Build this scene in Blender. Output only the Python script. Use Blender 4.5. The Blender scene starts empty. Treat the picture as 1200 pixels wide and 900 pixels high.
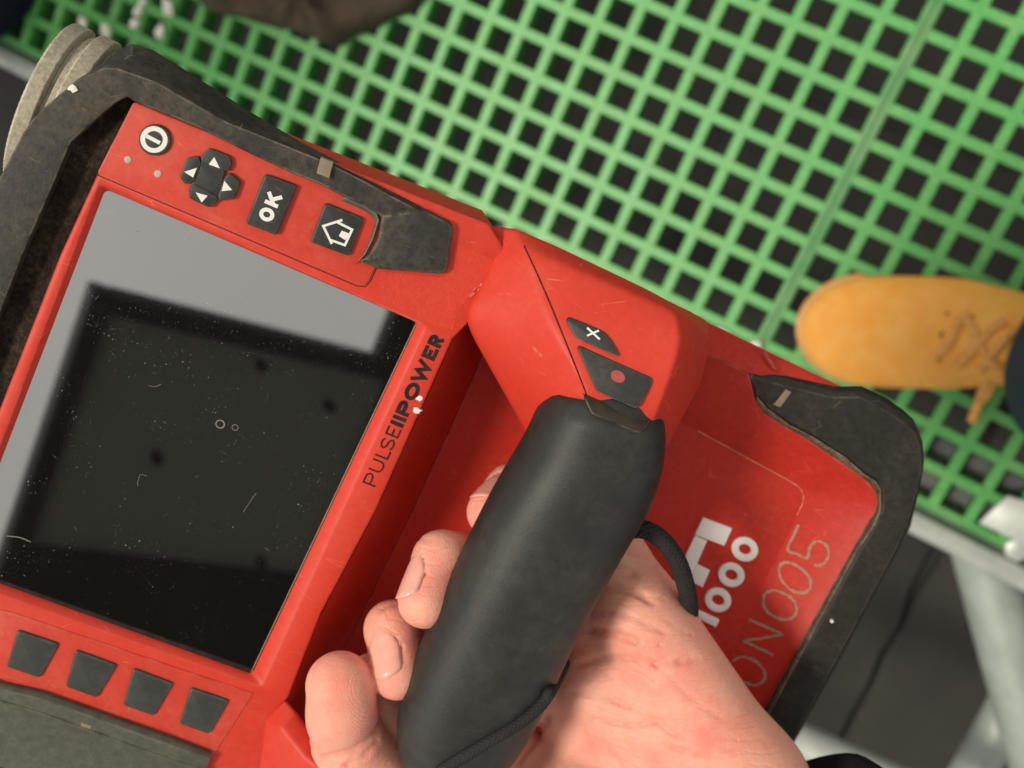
import bpy, bmesh, math, random
import numpy as np
from mathutils import Matrix, Vector
from mathutils.geometry import tessellate_polygon

random.seed(7)
SC = bpy.context.scene
COL = SC.collection

# ------------------------------------------------------------------ camera
F_PX, CX, CY = 1300.0, 600.0, 450.0
Rg = np.array([[0.8649545683276421, -0.3944707462614287, 0.31023607957975896],
               [0.454527960741367, 0.8778272829392553, -0.1510747968117483],
               [-0.21273910696757514, 0.2716838082613099, 0.9385787024513375]])
tg = np.array([-80.66108953925641, -410.5005066681679, 1230.542557005546])
Rd = np.array([[0.8956513248948743, -0.434891029858518, -0.09315844761801745],
               [0.3908158939144125, 0.8695502009181235, -0.3019029399443815],
               [0.21230082731322536, 0.23399196616931056, 0.9487761161044861]])
td = np.array([-103.30531723737907, -49.81273251538401, 282.47125210945006])
MW = np.array([Rg[:, 0], -Rg[:, 1], -Rg[:, 2]])            # lens axes -> world axes
CAMLOC = -MW @ tg
MD = np.array([Rd[:, 0], -Rd[:, 1], -Rd[:, 2]])            # lens axes -> scanner axes
EYE_D = -MD @ td                                            # lens position in scanner frame (mm)

cd = bpy.data.cameras.new('camera'); cam = bpy.data.objects.new('camera', cd); COL.objects.link(cam)
cd.sensor_fit = 'HORIZONTAL'; cd.sensor_width = 36.0; cd.lens = 36.0 * F_PX / 1200.0
cd.clip_start = 0.01; cd.clip_end = 100
m = np.eye(4); m[:3, 0] = MW @ [1, 0, 0]; m[:3, 1] = MW @ [0, -1, 0]; m[:3, 2] = MW @ [0, 0, -1]
m[:3, 3] = CAMLOC / 1000
cam.matrix_world = Matrix(m.tolist())
cd.dof.use_dof = True; cd.dof.focus_distance = 0.283; cd.dof.aperture_fstop = 15.0
SC.camera = cam

# ------------------------------------------------------------------ sky, sun, exposure
SUN = Vector((-0.30, -0.13, 0.94)).normalized()
world = bpy.data.worlds.new('World'); SC.world = world; world.use_nodes = True
wn = world.node_tree.nodes; wl = world.node_tree.links
sky = wn.new('ShaderNodeTexSky'); sky.sky_type = 'NISHITA'; sky.sun_disc = False
sky.sun_elevation = math.asin(SUN.z); sky.sun_rotation = math.atan2(SUN.x, SUN.y)
sky.air_density = 1.0; sky.dust_density = 4.0; sky.ozone_density = 1.0
hs = wn.new('ShaderNodeHueSaturation'); hs.inputs['Saturation'].default_value = 0.22
bgn = wn['Background']; bgn.inputs['Strength'].default_value = 0.15
wl.new(sky.outputs[0], hs.inputs['Color'])
# a bright, nearly even layer of cloud over the clear sky
cl = wn.new('ShaderNodeTexNoise'); cl.inputs['Scale'].default_value = 2.2; cl.inputs['Detail'].default_value = 4
cr = wn.new('ShaderNodeValToRGB'); cr.color_ramp.elements[0].position = 0.3; cr.color_ramp.elements[1].position = 0.7
cr.color_ramp.elements[0].color = (0.88, 0.85, 0.76, 1); cr.color_ramp.elements[1].color = (1.0, 0.975, 0.88, 1)
wl.new(cl.outputs['Fac'], cr.inputs[0])
cg = wn.new('ShaderNodeVectorMath'); cg.operation = 'SCALE'; cg.inputs['Scale'].default_value = 5.1; wl.new(cr.outputs[0], cg.inputs[0])
cm = wn.new('ShaderNodeMix'); cm.data_type = 'RGBA'; cm.inputs[0].default_value = 0.85
wl.new(hs.outputs[0], cm.inputs[6]); wl.new(cg.outputs[0], cm.inputs[7]); wl.new(cm.outputs[2], bgn.inputs['Color'])
sd = bpy.data.lights.new('sun', 'SUN'); sun = bpy.data.objects.new('sun', sd); COL.objects.link(sun)
sd.energy = 2.4; sd.angle = math.radians(12); sd.color = (1.0, 0.92, 0.78)
sun.rotation_euler = SUN.to_track_quat('Z', 'Y').to_euler()
vs = SC.view_settings
vs.view_transform = 'Standard'; vs.look = 'None'; vs.gamma = 1; vs.use_curve_mapping = False
vs.exposure = -0.06
SC.render.engine = 'CYCLES'; SC.cycles.max_bounces = 8; SC.cycles.use_denoising = True

# ------------------------------------------------------------------ frames of reference
def ray(px, py): return np.array([(px - CX) / F_PX, (py - CY) / F_PX, 1.0])
def D(px, py, z=0.0):
    """point of the scanner frame (mm) at height z above the screen glass"""
    d = MD @ ray(px, py); k = (z - EYE_D[2]) / d[2]
    return EYE_D + d * k
def G(px, py, z=0.0):
    """point of the place (mm), z above the top of the green grating"""
    d = MW @ ray(px, py); k = (z - CAMLOC[2]) / d[2]
    return CAMLOC + d * k
def PX(p):
    c = MD.T @ (np.asarray(p, float) - EYE_D)
    return (CX + F_PX * c[0] / c[2], CY + F_PX * c[1] / c[2])

# ------------------------------------------------------------------ materials
def nt(name):
    m = bpy.data.materials.new(name); m.use_nodes = True
    t = m.node_tree; return m, t, t.nodes['Principled BSDF']
def N(t, kind, **kw):
    n = t.nodes.new(kind)
    for k, v in kw.items():
        if k in n.inputs.keys(): n.inputs[k].default_value = v
        else: setattr(n, k, v)
    return n
def coords(t, scale=1000.0):
    c = N(t, 'ShaderNodeTexCoord'); mp = N(t, 'ShaderNodeMapping')
    mp.inputs['Scale'].default_value = (scale,) * 3
    t.links.new(c.outputs['Object'], mp.inputs['Vector']); return mp.outputs[0]
def noise(t, v, scale, detail=3.0, rough=0.6):
    n = N(t, 'ShaderNodeTexNoise'); n.inputs['Scale'].default_value = scale
    n.inputs['Detail'].default_value = detail; n.inputs['Roughness'].default_value = rough
    t.links.new(v, n.inputs['Vector']); return n.outputs['Fac']
def ramp(t, fac, a, b, ca=(0, 0, 0, 1), cb=(1, 1, 1, 1)):
    r = N(t, 'ShaderNodeValToRGB'); e = r.color_ramp.elements
    e[0].position = a; e[1].position = b; e[0].color = ca; e[1].color = cb
    t.links.new(fac, r.inputs[0]); return r.outputs[0]
def mix(t, fac, a, b, mode='MIX'):
    n = N(t, 'ShaderNodeMix', data_type='RGBA', blend_type=mode)
    for s, x in ((0, fac), (6, a), (7, b)):
        if hasattr(x, 'is_linked') or isinstance(x, bpy.types.NodeSocket): t.links.new(x, n.inputs[s])
        else: n.inputs[s].default_value = x
    return n.outputs[2]
def mth(t, op, a, b=0.0, clamp=False):
    n = N(t, 'ShaderNodeMath', operation=op, use_clamp=clamp)
    for s, x in ((0, a), (1, b)):
        if isinstance(x, bpy.types.NodeSocket): t.links.new(x, n.inputs[s])
        else: n.inputs[s].default_value = x
    return n.outputs[0]
def c4(c): return (c[0], c[1], c[2], 1.0)

def worn(name, base, dust, rough=0.5, grain=1.2, grain_str=0.15, dust_amt=0.35, edge=0.7, edge_r=0.0008,
         patch=0.06, spec=0.5, scratch=0.0, var=0.12, wear_col=None):
    """plastic or rubber: mould grain, dust in patches, specks, pale worn edges, thin scratches"""
    m, t, b = nt(name)
    v = coords(t)
    big = noise(t, v, patch, 4.0, 0.65); mid = noise(t, v, patch * 7, 4.0, 0.7); fine = noise(t, v, grain, 2.0, 0.5)
    col = mix(t, ramp(t, mid, 0.35, 0.7), c4([x * (1 - var) for x in base]), c4([min(1, x * (1 + var)) for x in base]))
    dm = mth(t, 'MULTIPLY', ramp(t, big, 0.42, 0.72), ramp(t, mid, 0.30, 0.75))
    dm = mth(t, 'MULTIPLY', dm, dust_amt)
    col = mix(t, dm, col, c4(dust))
    # specks of dust
    vo = N(t, 'ShaderNodeTexVoronoi', feature='F1'); vo.inputs['Scale'].default_value = 0.33
    t.links.new(v, vo.inputs['Vector'])
    sp = ramp(t, vo.outputs['Distance'], 0.03, 0.055, (1, 1, 1, 1), (0, 0, 0, 1))
    sp = mth(t, 'MULTIPLY', sp, mth(t, 'MULTIPLY', ramp(t, mid, 0.5, 0.6), min(1.0, dust_amt * 1.3)))
    col = mix(t, sp, col, c4([min(1, d * 1.3) for d in dust]))
    if scratch:
        w = N(t, 'ShaderNodeTexVoronoi', feature='DISTANCE_TO_EDGE'); w.inputs['Scale'].default_value = 0.05
        mp = N(t, 'ShaderNodeMapping'); mp.inputs['Rotation'].default_value = (0.3, 0.2, 0.9); mp.inputs['Scale'].default_value = (1, 3.2, 1)
        t.links.new(v, mp.inputs['Vector']); t.links.new(mp.outputs[0], w.inputs['Vector'])
        s = ramp(t, w.outputs['Distance'], 0.004, 0.010, (1, 1, 1, 1), (0, 0, 0, 1))
        s = mth(t, 'MULTIPLY', s, mth(t, 'MULTIPLY', ramp(t, noise(t, v, 0.16, 2), 0.56, 0.66), scratch))
        col = mix(t, s, col, c4([min(1, d * 1.5) for d in dust]))
    bump = N(t, 'ShaderNodeBump'); bump.inputs['Strength'].default_value = grain_str; bump.inputs['Distance'].default_value = 0.0003
    t.links.new(fine, bump.inputs['Height'])
    if edge > 0:
        bv = N(t, 'ShaderNodeBevel', samples=4); bv.inputs['Radius'].default_value = edge_r
        ge = N(t, 'ShaderNodeNewGeometry')
        dp = N(t, 'ShaderNodeVectorMath', operation='DOT_PRODUCT')
        t.links.new(bv.outputs[0], dp.inputs[0]); t.links.new(ge.outputs['Normal'], dp.inputs[1])
        em = mth(t, 'SUBTRACT', 1.0, dp.outputs['Value'])
        em = ramp(t, em, 0.008, 0.075)
        em = mth(t, 'MULTIPLY', em, mth(t, 'MULTIPLY', ramp(t, noise(t, v, 0.22, 3), 0.36, 0.60), edge))
        col = mix(t, em, col, c4(wear_col or [min(1, d * 1.5) for d in dust]))
        t.links.new(bv.outputs[0], bump.inputs['Normal'])
    t.links.new(col, b.inputs['Base Color']); t.links.new(bump.outputs[0], b.inputs['Normal'])
    r = mth(t, 'ADD', mth(t, 'MULTIPLY', big, 0.25), rough - 0.12)
    t.links.new(r, b.inputs['Roughness'])
    b.inputs['Specular IOR Level'].default_value = spec
    return m

RED = (0.64, 0.042, 0.021)
M_red = worn('red plastic', RED, (0.62, 0.26, 0.17), 0.48, 1.6, 0.12, 0.10, 0.55, 0.0009, spec=0.38, scratch=0.30, var=0.05, wear_col=(0.78, 0.42, 0.30))
M_redgrain = worn('grained red plastic', RED, (0.62, 0.24, 0.15), 0.52, 1.1, 0.5, 0.12, 0.0, spec=0.38, scratch=0.2, var=0.05)
M_panel = worn('red button panel', (0.60, 0.050, 0.027), (0.62, 0.25, 0.16), 0.5, 1.8, 0.08, 0.30, 0.5, 0.0006, spec=0.35, scratch=0.3, var=0.06)
M_tray = worn('dusty red tray plastic', (0.52, 0.028, 0.016), (0.58, 0.18, 0.12), 0.5, 1.4, 0.12, 0.14, 0.55, 0.0012, spec=0.3, scratch=0.25, var=0.08, wear_col=(0.6, 0.25, 0.18))
M_rubber = worn('dirty black rubber', (0.036, 0.033, 0.028), (0.19, 0.15, 0.105), 0.60, 1.1, 0.40, 0.6, 0.75, 0.0009, 0.05, spec=0.3, scratch=0.6, var=0.3, wear_col=(0.34, 0.30, 0.22))
M_rubber3 = worn('black guard rubber', (0.024, 0.022, 0.018), (0.11, 0.095, 0.07), 0.55, 1.1, 0.3, 0.35, 0.75, 0.0009, 0.05, spec=0.3, scratch=0.5, var=0.25, wear_col=(0.36, 0.30, 0.21))
M_rubber2 = worn('grey worn rubber', (0.088, 0.088, 0.070), (0.16, 0.15, 0.115), 0.62, 1.2, 0.25, 0.6, 0.6, 0.0009, 0.05, spec=0.3, scratch=0.3, var=0.2, wear_col=(0.34, 0.31, 0.22))
M_recess = worn('dark fuzzy recess', (0.020, 0.014, 0.010), (0.12, 0.085, 0.055), 0.9, 0.9, 0.9, 0.9, 0.0, 0.001, 0.12, spec=0.1, var=0.4)
M_grip = worn('black soft grip', (0.021, 0.022, 0.020), (0.095, 0.092, 0.080), 0.52, 1.5, 0.16, 0.50, 0.4, 0.0008, 0.03, spec=0.42, scratch=0.15, var=0.1, wear_col=(0.12, 0.11, 0.09))
M_button = worn('black button rubber', (0.030, 0.031, 0.029), (0.14, 0.12, 0.09), 0.45, 2.4, 0.08, 0.35, 0.8, 0.0005, 0.08, spec=0.4, scratch=0.5, var=0.1, wear_col=(0.36, 0.30, 0.20))
M_softkey = worn('grey soft key rubber', (0.042, 0.046, 0.042), (0.11, 0.11, 0.09), 0.40, 2.4, 0.08, 0.3, 0.8, 0.0006, 0.08, spec=0.45, var=0.1, wear_col=(0.45, 0.38, 0.24))
M_insert = worn('smoky brown plastic', (0.034, 0.026, 0.018), (0.12, 0.09, 0.06), 0.4, 2.0, 0.1, 0.3, 0.4, 0.0008, 0.08, spec=0.4, wear_col=(0.5, 0.42, 0.28))
M_white = worn('white print', (0.80, 0.79, 0.74), (0.55, 0.48, 0.38), 0.5, 2.0, 0.05, 0.2, 0.0, var=0.05)
M_whiteplastic = worn('white letter plastic', (0.90, 0.88, 0.84), (0.6, 0.45, 0.4), 0.45, 2.0, 0.05, 0.15, 0.0, var=0.04)
M_black = worn('black print', (0.012, 0.011, 0.011), (0.2, 0.03, 0.02), 0.55, 1.5, 0.2, 0.5, 0.0, patch=0.3, spec=0.3)
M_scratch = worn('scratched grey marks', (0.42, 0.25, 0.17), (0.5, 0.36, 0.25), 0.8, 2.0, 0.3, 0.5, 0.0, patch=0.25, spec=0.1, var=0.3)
M_scuff_glint = worn('pale scuffed plastic', (0.72, 0.33, 0.20), (0.7, 0.5, 0.36), 0.7, 2.0, 0.2, 0.4, 0.0, spec=0.2)
M_seam = worn('dirt in a seam', (0.09, 0.012, 0.009), (0.2, 0.08, 0.05), 0.8, 1.5, 0.1, 0.4, 0.0, spec=0.1)
M_dot = worn('dull red print', (0.42, 0.065, 0.06), (0.3, 0.15, 0.12), 0.45, 2.0, 0.05, 0.3, 0.0)
M_led = worn('milky lamp window', (0.52, 0.40, 0.33), (0.5, 0.4, 0.3), 0.35, 2.0, 0.05, 0.2, 0.0)
M_lip = worn('worn brown rubber lip', (0.10, 0.075, 0.052), (0.40, 0.30, 0.21), 0.7, 1.2, 0.3, 0.9, 0.5, 0.0006, 0.12, spec=0.2, var=0.4)
M_dust = worn('dried dust', (0.22, 0.21, 0.17), (0.5, 0.45, 0.36), 0.8, 2.0, 0.1, 0.3, 0.0, spec=0.1)
M_tab = worn('beige worn tab', (0.26, 0.20, 0.14), (0.45, 0.38, 0.28), 0.7, 1.5, 0.2, 0.5, 0.0, spec=0.2)
M_tyre = worn('dusty grey tyre rubber', (0.40, 0.36, 0.27), (0.55, 0.49, 0.37), 0.85, 0.7, 0.7, 0.7, 1.0, 0.0007, 0.10, spec=0.15, var=0.25, wear_col=(0.85, 0.79, 0.64))
M_paint = worn('white paint fleck', (0.80, 0.76, 0.70), (0.6, 0.5, 0.4), 0.5, 2.0, 0.1, 0.2, 0.0)
M_cord = worn('black braided cord', (0.026, 0.024, 0.024), (0.06, 0.055, 0.05), 0.75, 2.2, 0.4, 0.3, 0.0, spec=0.25)
M_cuff = worn('black knitted cuff', (0.010, 0.010, 0.011), (0.03, 0.03, 0.03), 0.85, 1.0, 0.5, 0.3, 0.0, spec=0.2)

def glass_screen():
    m, t, b = nt('dark screen glass')
    v = coords(t)
    col = (0.010, 0.010, 0.009, 1)
    acc = None
    for sc_, th, sd_ in ((0.36, 0.065, 0), (0.8, 0.085, 5), (1.5, 0.09, 9)):
        mp = N(t, 'ShaderNodeMapping'); mp.inputs['Location'].default_value = (sd_, sd_ * 2, 0); t.links.new(v, mp.inputs[0])
        vo = N(t, 'ShaderNodeTexVoronoi', voronoi_dimensions='2D'); vo.inputs['Scale'].default_value = sc_; t.links.new(mp.outputs[0], vo.inputs['Vector'])
        rnd = N(t, 'ShaderNodeSeparateColor'); t.links.new(vo.outputs['Color'], rnd.inputs[0])
        size = mth(t, 'MULTIPLY', mth(t, 'POWER', rnd.outputs[0], 4.0), th)
        s = mth(t, 'LESS_THAN', vo.outputs['Distance'], mth(t, 'ADD', size, 0.008))
        s = mth(t, 'MULTIPLY', s, ramp(t, noise(t, v, 0.07, 4), 0.43, 0.64))
        s = mth(t, 'MULTIPLY', s, mth(t, 'ADD', mth(t, 'MULTIPLY', rnd.outputs[1], 0.8), 0.1))
        acc = s if acc is None else mth(t, 'MAXIMUM', acc, s)
    # hair-thin scuffs
    w = N(t, 'ShaderNodeTexVoronoi', feature='DISTANCE_TO_EDGE'); w.inputs['Scale'].default_value = 0.11; t.links.new(v, w.inputs['Vector'])
    s = ramp(t, w.outputs['Distance'], 0.003, 0.008, (1, 1, 1, 1), (0, 0, 0, 1))
    s = mth(t, 'MULTIPLY', s, mth(t, 'MULTIPLY', ramp(t, noise(t, v, 0.3, 2), 0.60, 0.68), 0.22))
    acc = mth(t, 'MAXIMUM', acc, s)
    film = mth(t, 'MULTIPLY', ramp(t, noise(t, v, 0.02, 4, 0.7), 0.3, 0.8), 0.010)
    acc = mth(t, 'ADD', acc, film)
    col = mix(t, acc, col, (0.42, 0.40, 0.33, 1))
    t.links.new(col, b.inputs['Base Color'])
    t.links.new(mth(t, 'ADD', mth(t, 'MULTIPLY', acc, 0.5, True), 0.02), b.inputs['Roughness'])
    b.inputs['IOR'].default_value = 5.2; b.inputs['Specular IOR Level'].default_value = 0.5
    return m
M_glass = glass_screen()

def skin_mat():
    m, t, b = nt('skin')
    v = coords(t)
    at = N(t, 'ShaderNodeAttribute', attribute_name='flush')
    n1 = noise(t, v, 0.05, 4, 0.6); n2 = noise(t, v, 0.35, 4, 0.65)
    pale = (0.89, 0.47, 0.345, 1); pink = (0.90, 0.345, 0.26, 1); red_ = (0.84, 0.22, 0.17, 1)
    f = mth(t, 'ADD', mth(t, 'MULTIPLY', ramp(t, n1, 0.32, 0.68), 0.6), mth(t, 'MULTIPLY', at.outputs['Fac'], 0.55))
    f = mth(t, 'ADD', f, mth(t, 'MULTIPLY', mth(t, 'SUBTRACT', n2, 0.5), 0.8), True)
    col = mix(t, f, pale, pink)
    col = mix(t, mth(t, 'MULTIPLY', ramp(t, mth(t, 'ADD', n1, mth(t, 'MULTIPLY', at.outputs['Fac'], 0.25)), 0.62, 0.95), 0.8), col, red_)
    cr = N(t, 'ShaderNodeAttribute', attribute_name='crease')
    col = mix(t, mth(t, 'MULTIPLY', cr.outputs['Fac'], 0.30), col, (0.60, 0.20, 0.15, 1))
    t.links.new(col, b.inputs['Base Color'])
    b.inputs['Subsurface Weight'].default_value = 0.3
    b.inputs['Subsurface Radius'].default_value = (1.0, 0.36, 0.2); b.inputs['Subsurface Scale'].default_value = 0.0022
    b.inputs['Roughness'].default_value = 0.50; b.inputs['Specular IOR Level'].default_value = 0.35
    # relief: pores, flexion wrinkles, finger ridges on the pads
    rg = N(t, 'ShaderNodeTexWave', wave_type='BANDS', bands_direction='DIAGONAL'); rg.inputs['Scale'].default_value = 0.72
    rg.inputs['Distortion'].default_value = 1.6; rg.inputs['Detail'].default_value = 1.0; rg.inputs['Detail Scale'].default_value = 0.15
    t.links.new(v, rg.inputs['Vector'])
    pad = N(t, 'ShaderNodeAttribute', attribute_name='pad')
    wr = N(t, 'ShaderNodeTexWave', wave_type='BANDS', bands_direction='X'); wr.inputs['Scale'].default_value = 0.11
    wr.inputs['Distortion'].default_value = 9.0; wr.inputs['Detail'].default_value = 3.0; wr.inputs['Detail Scale'].default_value = 0.7
    mp = N(t, 'ShaderNodeMapping'); mp.inputs['Rotation'].default_value = (0, 0, 1.15); t.links.new(v, mp.inputs[0]); t.links.new(mp.outputs[0], wr.inputs['Vector'])
    wf = ramp(t, wr.outputs['Fac'], 0.0, 0.22)
    vo = N(t, 'ShaderNodeTexVoronoi', feature='DISTANCE_TO_EDGE'); vo.inputs['Scale'].default_value = 0.75; t.links.new(v, vo.inputs['Vector'])
    pores = ramp(t, vo.outputs['Distance'], 0.0, 0.16)
    inv = mth(t, 'SUBTRACT', 1.0, pad.outputs['Fac'])
    h = mth(t, 'MULTIPLY', mth(t, 'MULTIPLY', rg.outputs['Fac'], pad.outputs['Fac']), 0.24)
    h = mth(t, 'ADD', h, mth(t, 'MULTIPLY', mth(t, 'MULTIPLY', wf, inv), 0.6))
    h = mth(t, 'ADD', h, mth(t, 'MULTIPLY', pores, 0.28))
    h = mth(t, 'ADD', h, mth(t, 'MULTIPLY', noise(t, v, 0.45, 4), 1.0))
    bp = N(t, 'ShaderNodeBump'); bp.inputs['Strength'].default_value = 0.45; bp.inputs['Distance'].default_value = 0.00035
    t.links.new(h, bp.inputs['Height']); t.links.new(bp.outputs[0], b.inputs['Normal'])
    return m
M_skin = skin_mat()
def simple(name, col, rough=0.6, col2=None, scale=0.05, bump=0.0, bscale=0.5, metallic=0.0, spec=0.5, dist=0.001, lo=0.35, hi=0.65):
    m, t, b = nt(name); v = coords(t)
    f = ramp(t, noise(t, v, scale, 5, 0.65), lo, hi)
    col = mix(t, f, c4(col), c4(col2 or [x * 0.75 for x in col]))
    t.links.new(col, b.inputs['Base Color']); b.inputs['Roughness'].default_value = rough
    b.inputs['Metallic'].default_value = metallic; b.inputs['Specular IOR Level'].default_value = spec
    if bump:
        bp = N(t, 'ShaderNodeBump'); bp.inputs['Strength'].default_value = bump; bp.inputs['Distance'].default_value = dist
        t.links.new(noise(t, v, bscale, 4), bp.inputs['Height']); t.links.new(bp.outputs[0], b.inputs['Normal'])
    return m
M_nail = simple('fingernail', (0.88, 0.40, 0.31), 0.22, (0.90, 0.48, 0.38), 0.2, spec=0.5)
M_nailedge = simple('nail edge', (0.78, 0.62, 0.45), 0.5)
M_grate = worn('green moulded plastic', (0.082, 0.36, 0.086), (0.27, 0.43, 0.15), 0.42, 0.3, 0.25, 0.6, 0.0, patch=0.03, spec=0.45, scratch=0.5, var=0.22)
M_grateedge = simple('worn green edge plastic', (0.060, 0.25, 0.07), 0.5, (0.17, 0.30, 0.14), 0.03, 0.3, 0.2, lo=0.4, hi=0.75)
M_steel = simple('galvanized steel', (0.55, 0.57, 0.53), 0.42, (0.40, 0.43, 0.40), 0.02, 0.15, 0.15, metallic=0.35)
M_tube = simple('weathered galvanized tube', (0.36, 0.40, 0.37), 0.5, (0.27, 0.31, 0.28), 0.02, 0.15, 0.15, metallic=0.2)
M_flange = simple('dull zinc flange', (0.20, 0.20, 0.20), 0.85, (0.15, 0.15, 0.15), 0.03, spec=0.2)
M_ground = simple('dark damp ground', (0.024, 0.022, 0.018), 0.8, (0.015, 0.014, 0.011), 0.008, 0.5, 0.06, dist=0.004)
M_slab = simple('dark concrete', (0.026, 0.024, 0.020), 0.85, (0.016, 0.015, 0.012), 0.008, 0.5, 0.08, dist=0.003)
M_suede = simple('tan suede', (0.80, 0.34, 0.060), 0.9, (0.84, 0.41, 0.10), 0.045, 0.4, 0.25, spec=0.15, dist=0.002)
M_sole = simple('crepe sole', (0.70, 0.36, 0.13), 0.8, None, 0.05, 0.3, 0.3)
M_lace = simple('tan lace', (0.78, 0.40, 0.11), 0.85, (0.62, 0.24, 0.05), 0.2, 0.5, 0.6)
M_eyelet = simple('dark eyelet', (0.10, 0.045, 0.015), 0.7)
M_denim = simple('dark blue denim', (0.022, 0.040, 0.060), 0.85, (0.034, 0.055, 0.078), 0.12, 0.5, 0.4, spec=0.15)
M_navy = simple('navy cloth', (0.006, 0.009, 0.018), 0.9, None, 0.05, spec=0.1)
M_sack = simple('dusty brown cloth', (0.050, 0.037, 0.026), 0.9, (0.078, 0.060, 0.043), 0.03, 0.6, 0.06, spec=0.15, dist=0.004)
M_plank = simple('weathered plank', (0.16, 0.11, 0.07), 0.85, (0.10, 0.07, 0.045), 0.01, 0.4, 0.05, dist=0.002)
M_glint = simple('pale stone', (0.88, 0.84, 0.74), 0.7, None, 0.1, 0.4, 0.3)
M_beam = simple('black painted beam', (0.006, 0.006, 0.006), 0.8, spec=0.1)

def sheet_mat():
    m, t, b = nt('translucent roof sheet')
    tr = N(t, 'ShaderNodeBsdfTranslucent'); tr.inputs[0].default_value = (0.145, 0.15, 0.145, 1)
    df = N(t, 'ShaderNodeBsdfDiffuse'); df.inputs[0].default_value = (0.10, 0.10, 0.085, 1)
    ms = N(t, 'ShaderNodeAddShader'); t.links.new(tr.outputs[0], ms.inputs[0]); t.links.new(df.outputs[0], ms.inputs[1])
    t.links.new(ms.outputs[0], t.nodes['Material Output'].inputs[0]); return m
M_sheet = sheet_mat()

# ------------------------------------------------------------------ mesh helpers (coordinates in mm)
def link(o, parent=None):
    COL.objects.link(o)
    if parent: o.parent = parent
    return o
def tag(o, label, cat=None, group=None, kind=None):
    if label: o['label'] = label
    if cat: o['category'] = cat
    if group: o['group'] = group
    if kind: o['kind'] = kind
    return o
def empty(name, label, cat, group=None):
    o = bpy.data.objects.new(name, None); o.empty_display_size = 0.02; COL.objects.link(o)
    return tag(o, label, cat, group)
class MB:
    def __init__(s): s.v = []; s.f = []
    def add(s, verts, faces):
        b = len(s.v); s.v += [tuple(float(c) for c in p) for p in verts]; s.f += [tuple(i + b for i in f) for f in faces]; return b
    def loft(s, loops, closed=True, cap0=True, cap1=True):
        n = len(loops[0]); b = len(s.v)
        for L in loops: s.v += [tuple(float(c) for c in p) for p in L]
        for i in range(len(loops) - 1):
            for j in range(n if closed else n - 1):
                k = (j + 1) % n
                s.f.append((b + i * n + j, b + i * n + k, b + (i + 1) * n + k, b + (i + 1) * n + j))
        if cap0: s.f.append(tuple(b + j for j in range(n)))
        if cap1: s.f.append(tuple(b + (len(loops) - 1) * n + j for j in reversed(range(n))))
    def box(s, lo, hi):
        x0, y0, z0 = lo; x1, y1, z1 = hi
        s.loft([[(x0, y0, z0), (x1, y0, z0), (x1, y1, z0), (x0, y1, z0)], [(x0, y0, z1), (x1, y0, z1), (x1, y1, z1), (x0, y1, z1)]])
    def build(s, name, mat, parent=None, bevel=0.0, seg=2, angle=30, smooth=True, recalc=True, subsurf=0):
        me = bpy.data.meshes.new(name)
        me.from_pydata([(x / 1000, y / 1000, z / 1000) for x, y, z in s.v], [], s.f)
        if recalc:
            bm = bmesh.new(); bm.from_mesh(me); bmesh.ops.remove_doubles(bm, verts=bm.verts, dist=1e-7)
            bmesh.ops.recalc_face_normals(bm, faces=bm.faces); bm.to_mesh(me); bm.free()
        if smooth:
            me.polygons.foreach_set('use_smooth', [True] * len(me.polygons)); me.set_sharp_from_angle(angle=math.radians(angle))
        me.materials.append(mat)
        o = bpy.data.objects.new(name, me); link(o, parent)
        if subsurf:
            sm = o.modifiers.new('sub', 'SUBSURF'); sm.levels = sm.render_levels = subsurf
        if bevel:
            bv = o.modifiers.new('bevel', 'BEVEL'); bv.width = bevel / 1000; bv.segments = seg; bv.limit_method = 'ANGLE'
            bv.angle_limit = math.radians(22); bv.harden_normals = False
            if smooth: me.set_sharp_from_angle(angle=math.radians(180))
        return o
def area2(P): return sum(P[i][0] * P[(i + 1) % len(P)][1] - P[(i + 1) % len(P)][0] * P[i][1] for i in range(len(P))) / 2
def inset(P, d):
    """move each edge of the outline inwards by d"""
    P = [np.array(p[:2], float) for p in P]; n = len(P); s = 1 if area2(P) > 0 else -1; out = []
    for i in range(n):
        a, b, c = P[i - 1], P[i], P[(i + 1) % n]
        e1 = (b - a) / (np.linalg.norm(b - a) + 1e-9); e2 = (c - b) / (np.linalg.norm(c - b) + 1e-9)
        n1 = s * np.array([-e1[1], e1[0]]); n2 = s * np.array([-e2[1], e2[0]])
        k = n1 + n2; den = max(0.3, 1 + n1 @ n2)
        out.append(b + k / den * d)
    return out
def rounded(P, r, seg=4):
    P = [np.array(p[:2], float) for p in P]; n = len(P); out = []
    for i in range(n):
        a, b, c = P[i - 1], P[i], P[(i + 1) % n]
        rr = min(r, np.linalg.norm(a - b) * 0.45, np.linalg.norm(c - b) * 0.45)
        p0 = b + (a - b) / np.linalg.norm(a - b) * rr; p1 = b + (c - b) / np.linalg.norm(c - b) * rr
        for k in range(seg + 1):
            q = k / seg; out.append((1 - q) ** 2 * p0 + 2 * q * (1 - q) * b + q * q * p1)
    return out
def at_z(P, z): return [(p[0], p[1], z) for p in P]
def plate(mb, P, ztop, zbot, fil=0.5, seg=3):
    """a slab with an eased upper edge"""
    loops = [at_z(P, zbot)]
    for k in range(seg + 1):
        a = math.pi / 2 * k / seg
        loops.append(at_z(inset(P, fil * (1 - math.cos(a))), ztop - fil + fil * math.sin(a)))
    mb.loft(loops)
def px_poly(pts, z): return [D(x, y, z)[:2] for x, y in pts]
def ring_faces(mb, outer, inner, z):
    tri = tessellate_polygon([[Vector((p[0], p[1], 0)) for p in outer], [Vector((p[0], p[1], 0)) for p in inner]])
    mb.add(at_z(list(outer) + list(inner), z), [tuple(t) for t in tri])
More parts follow.
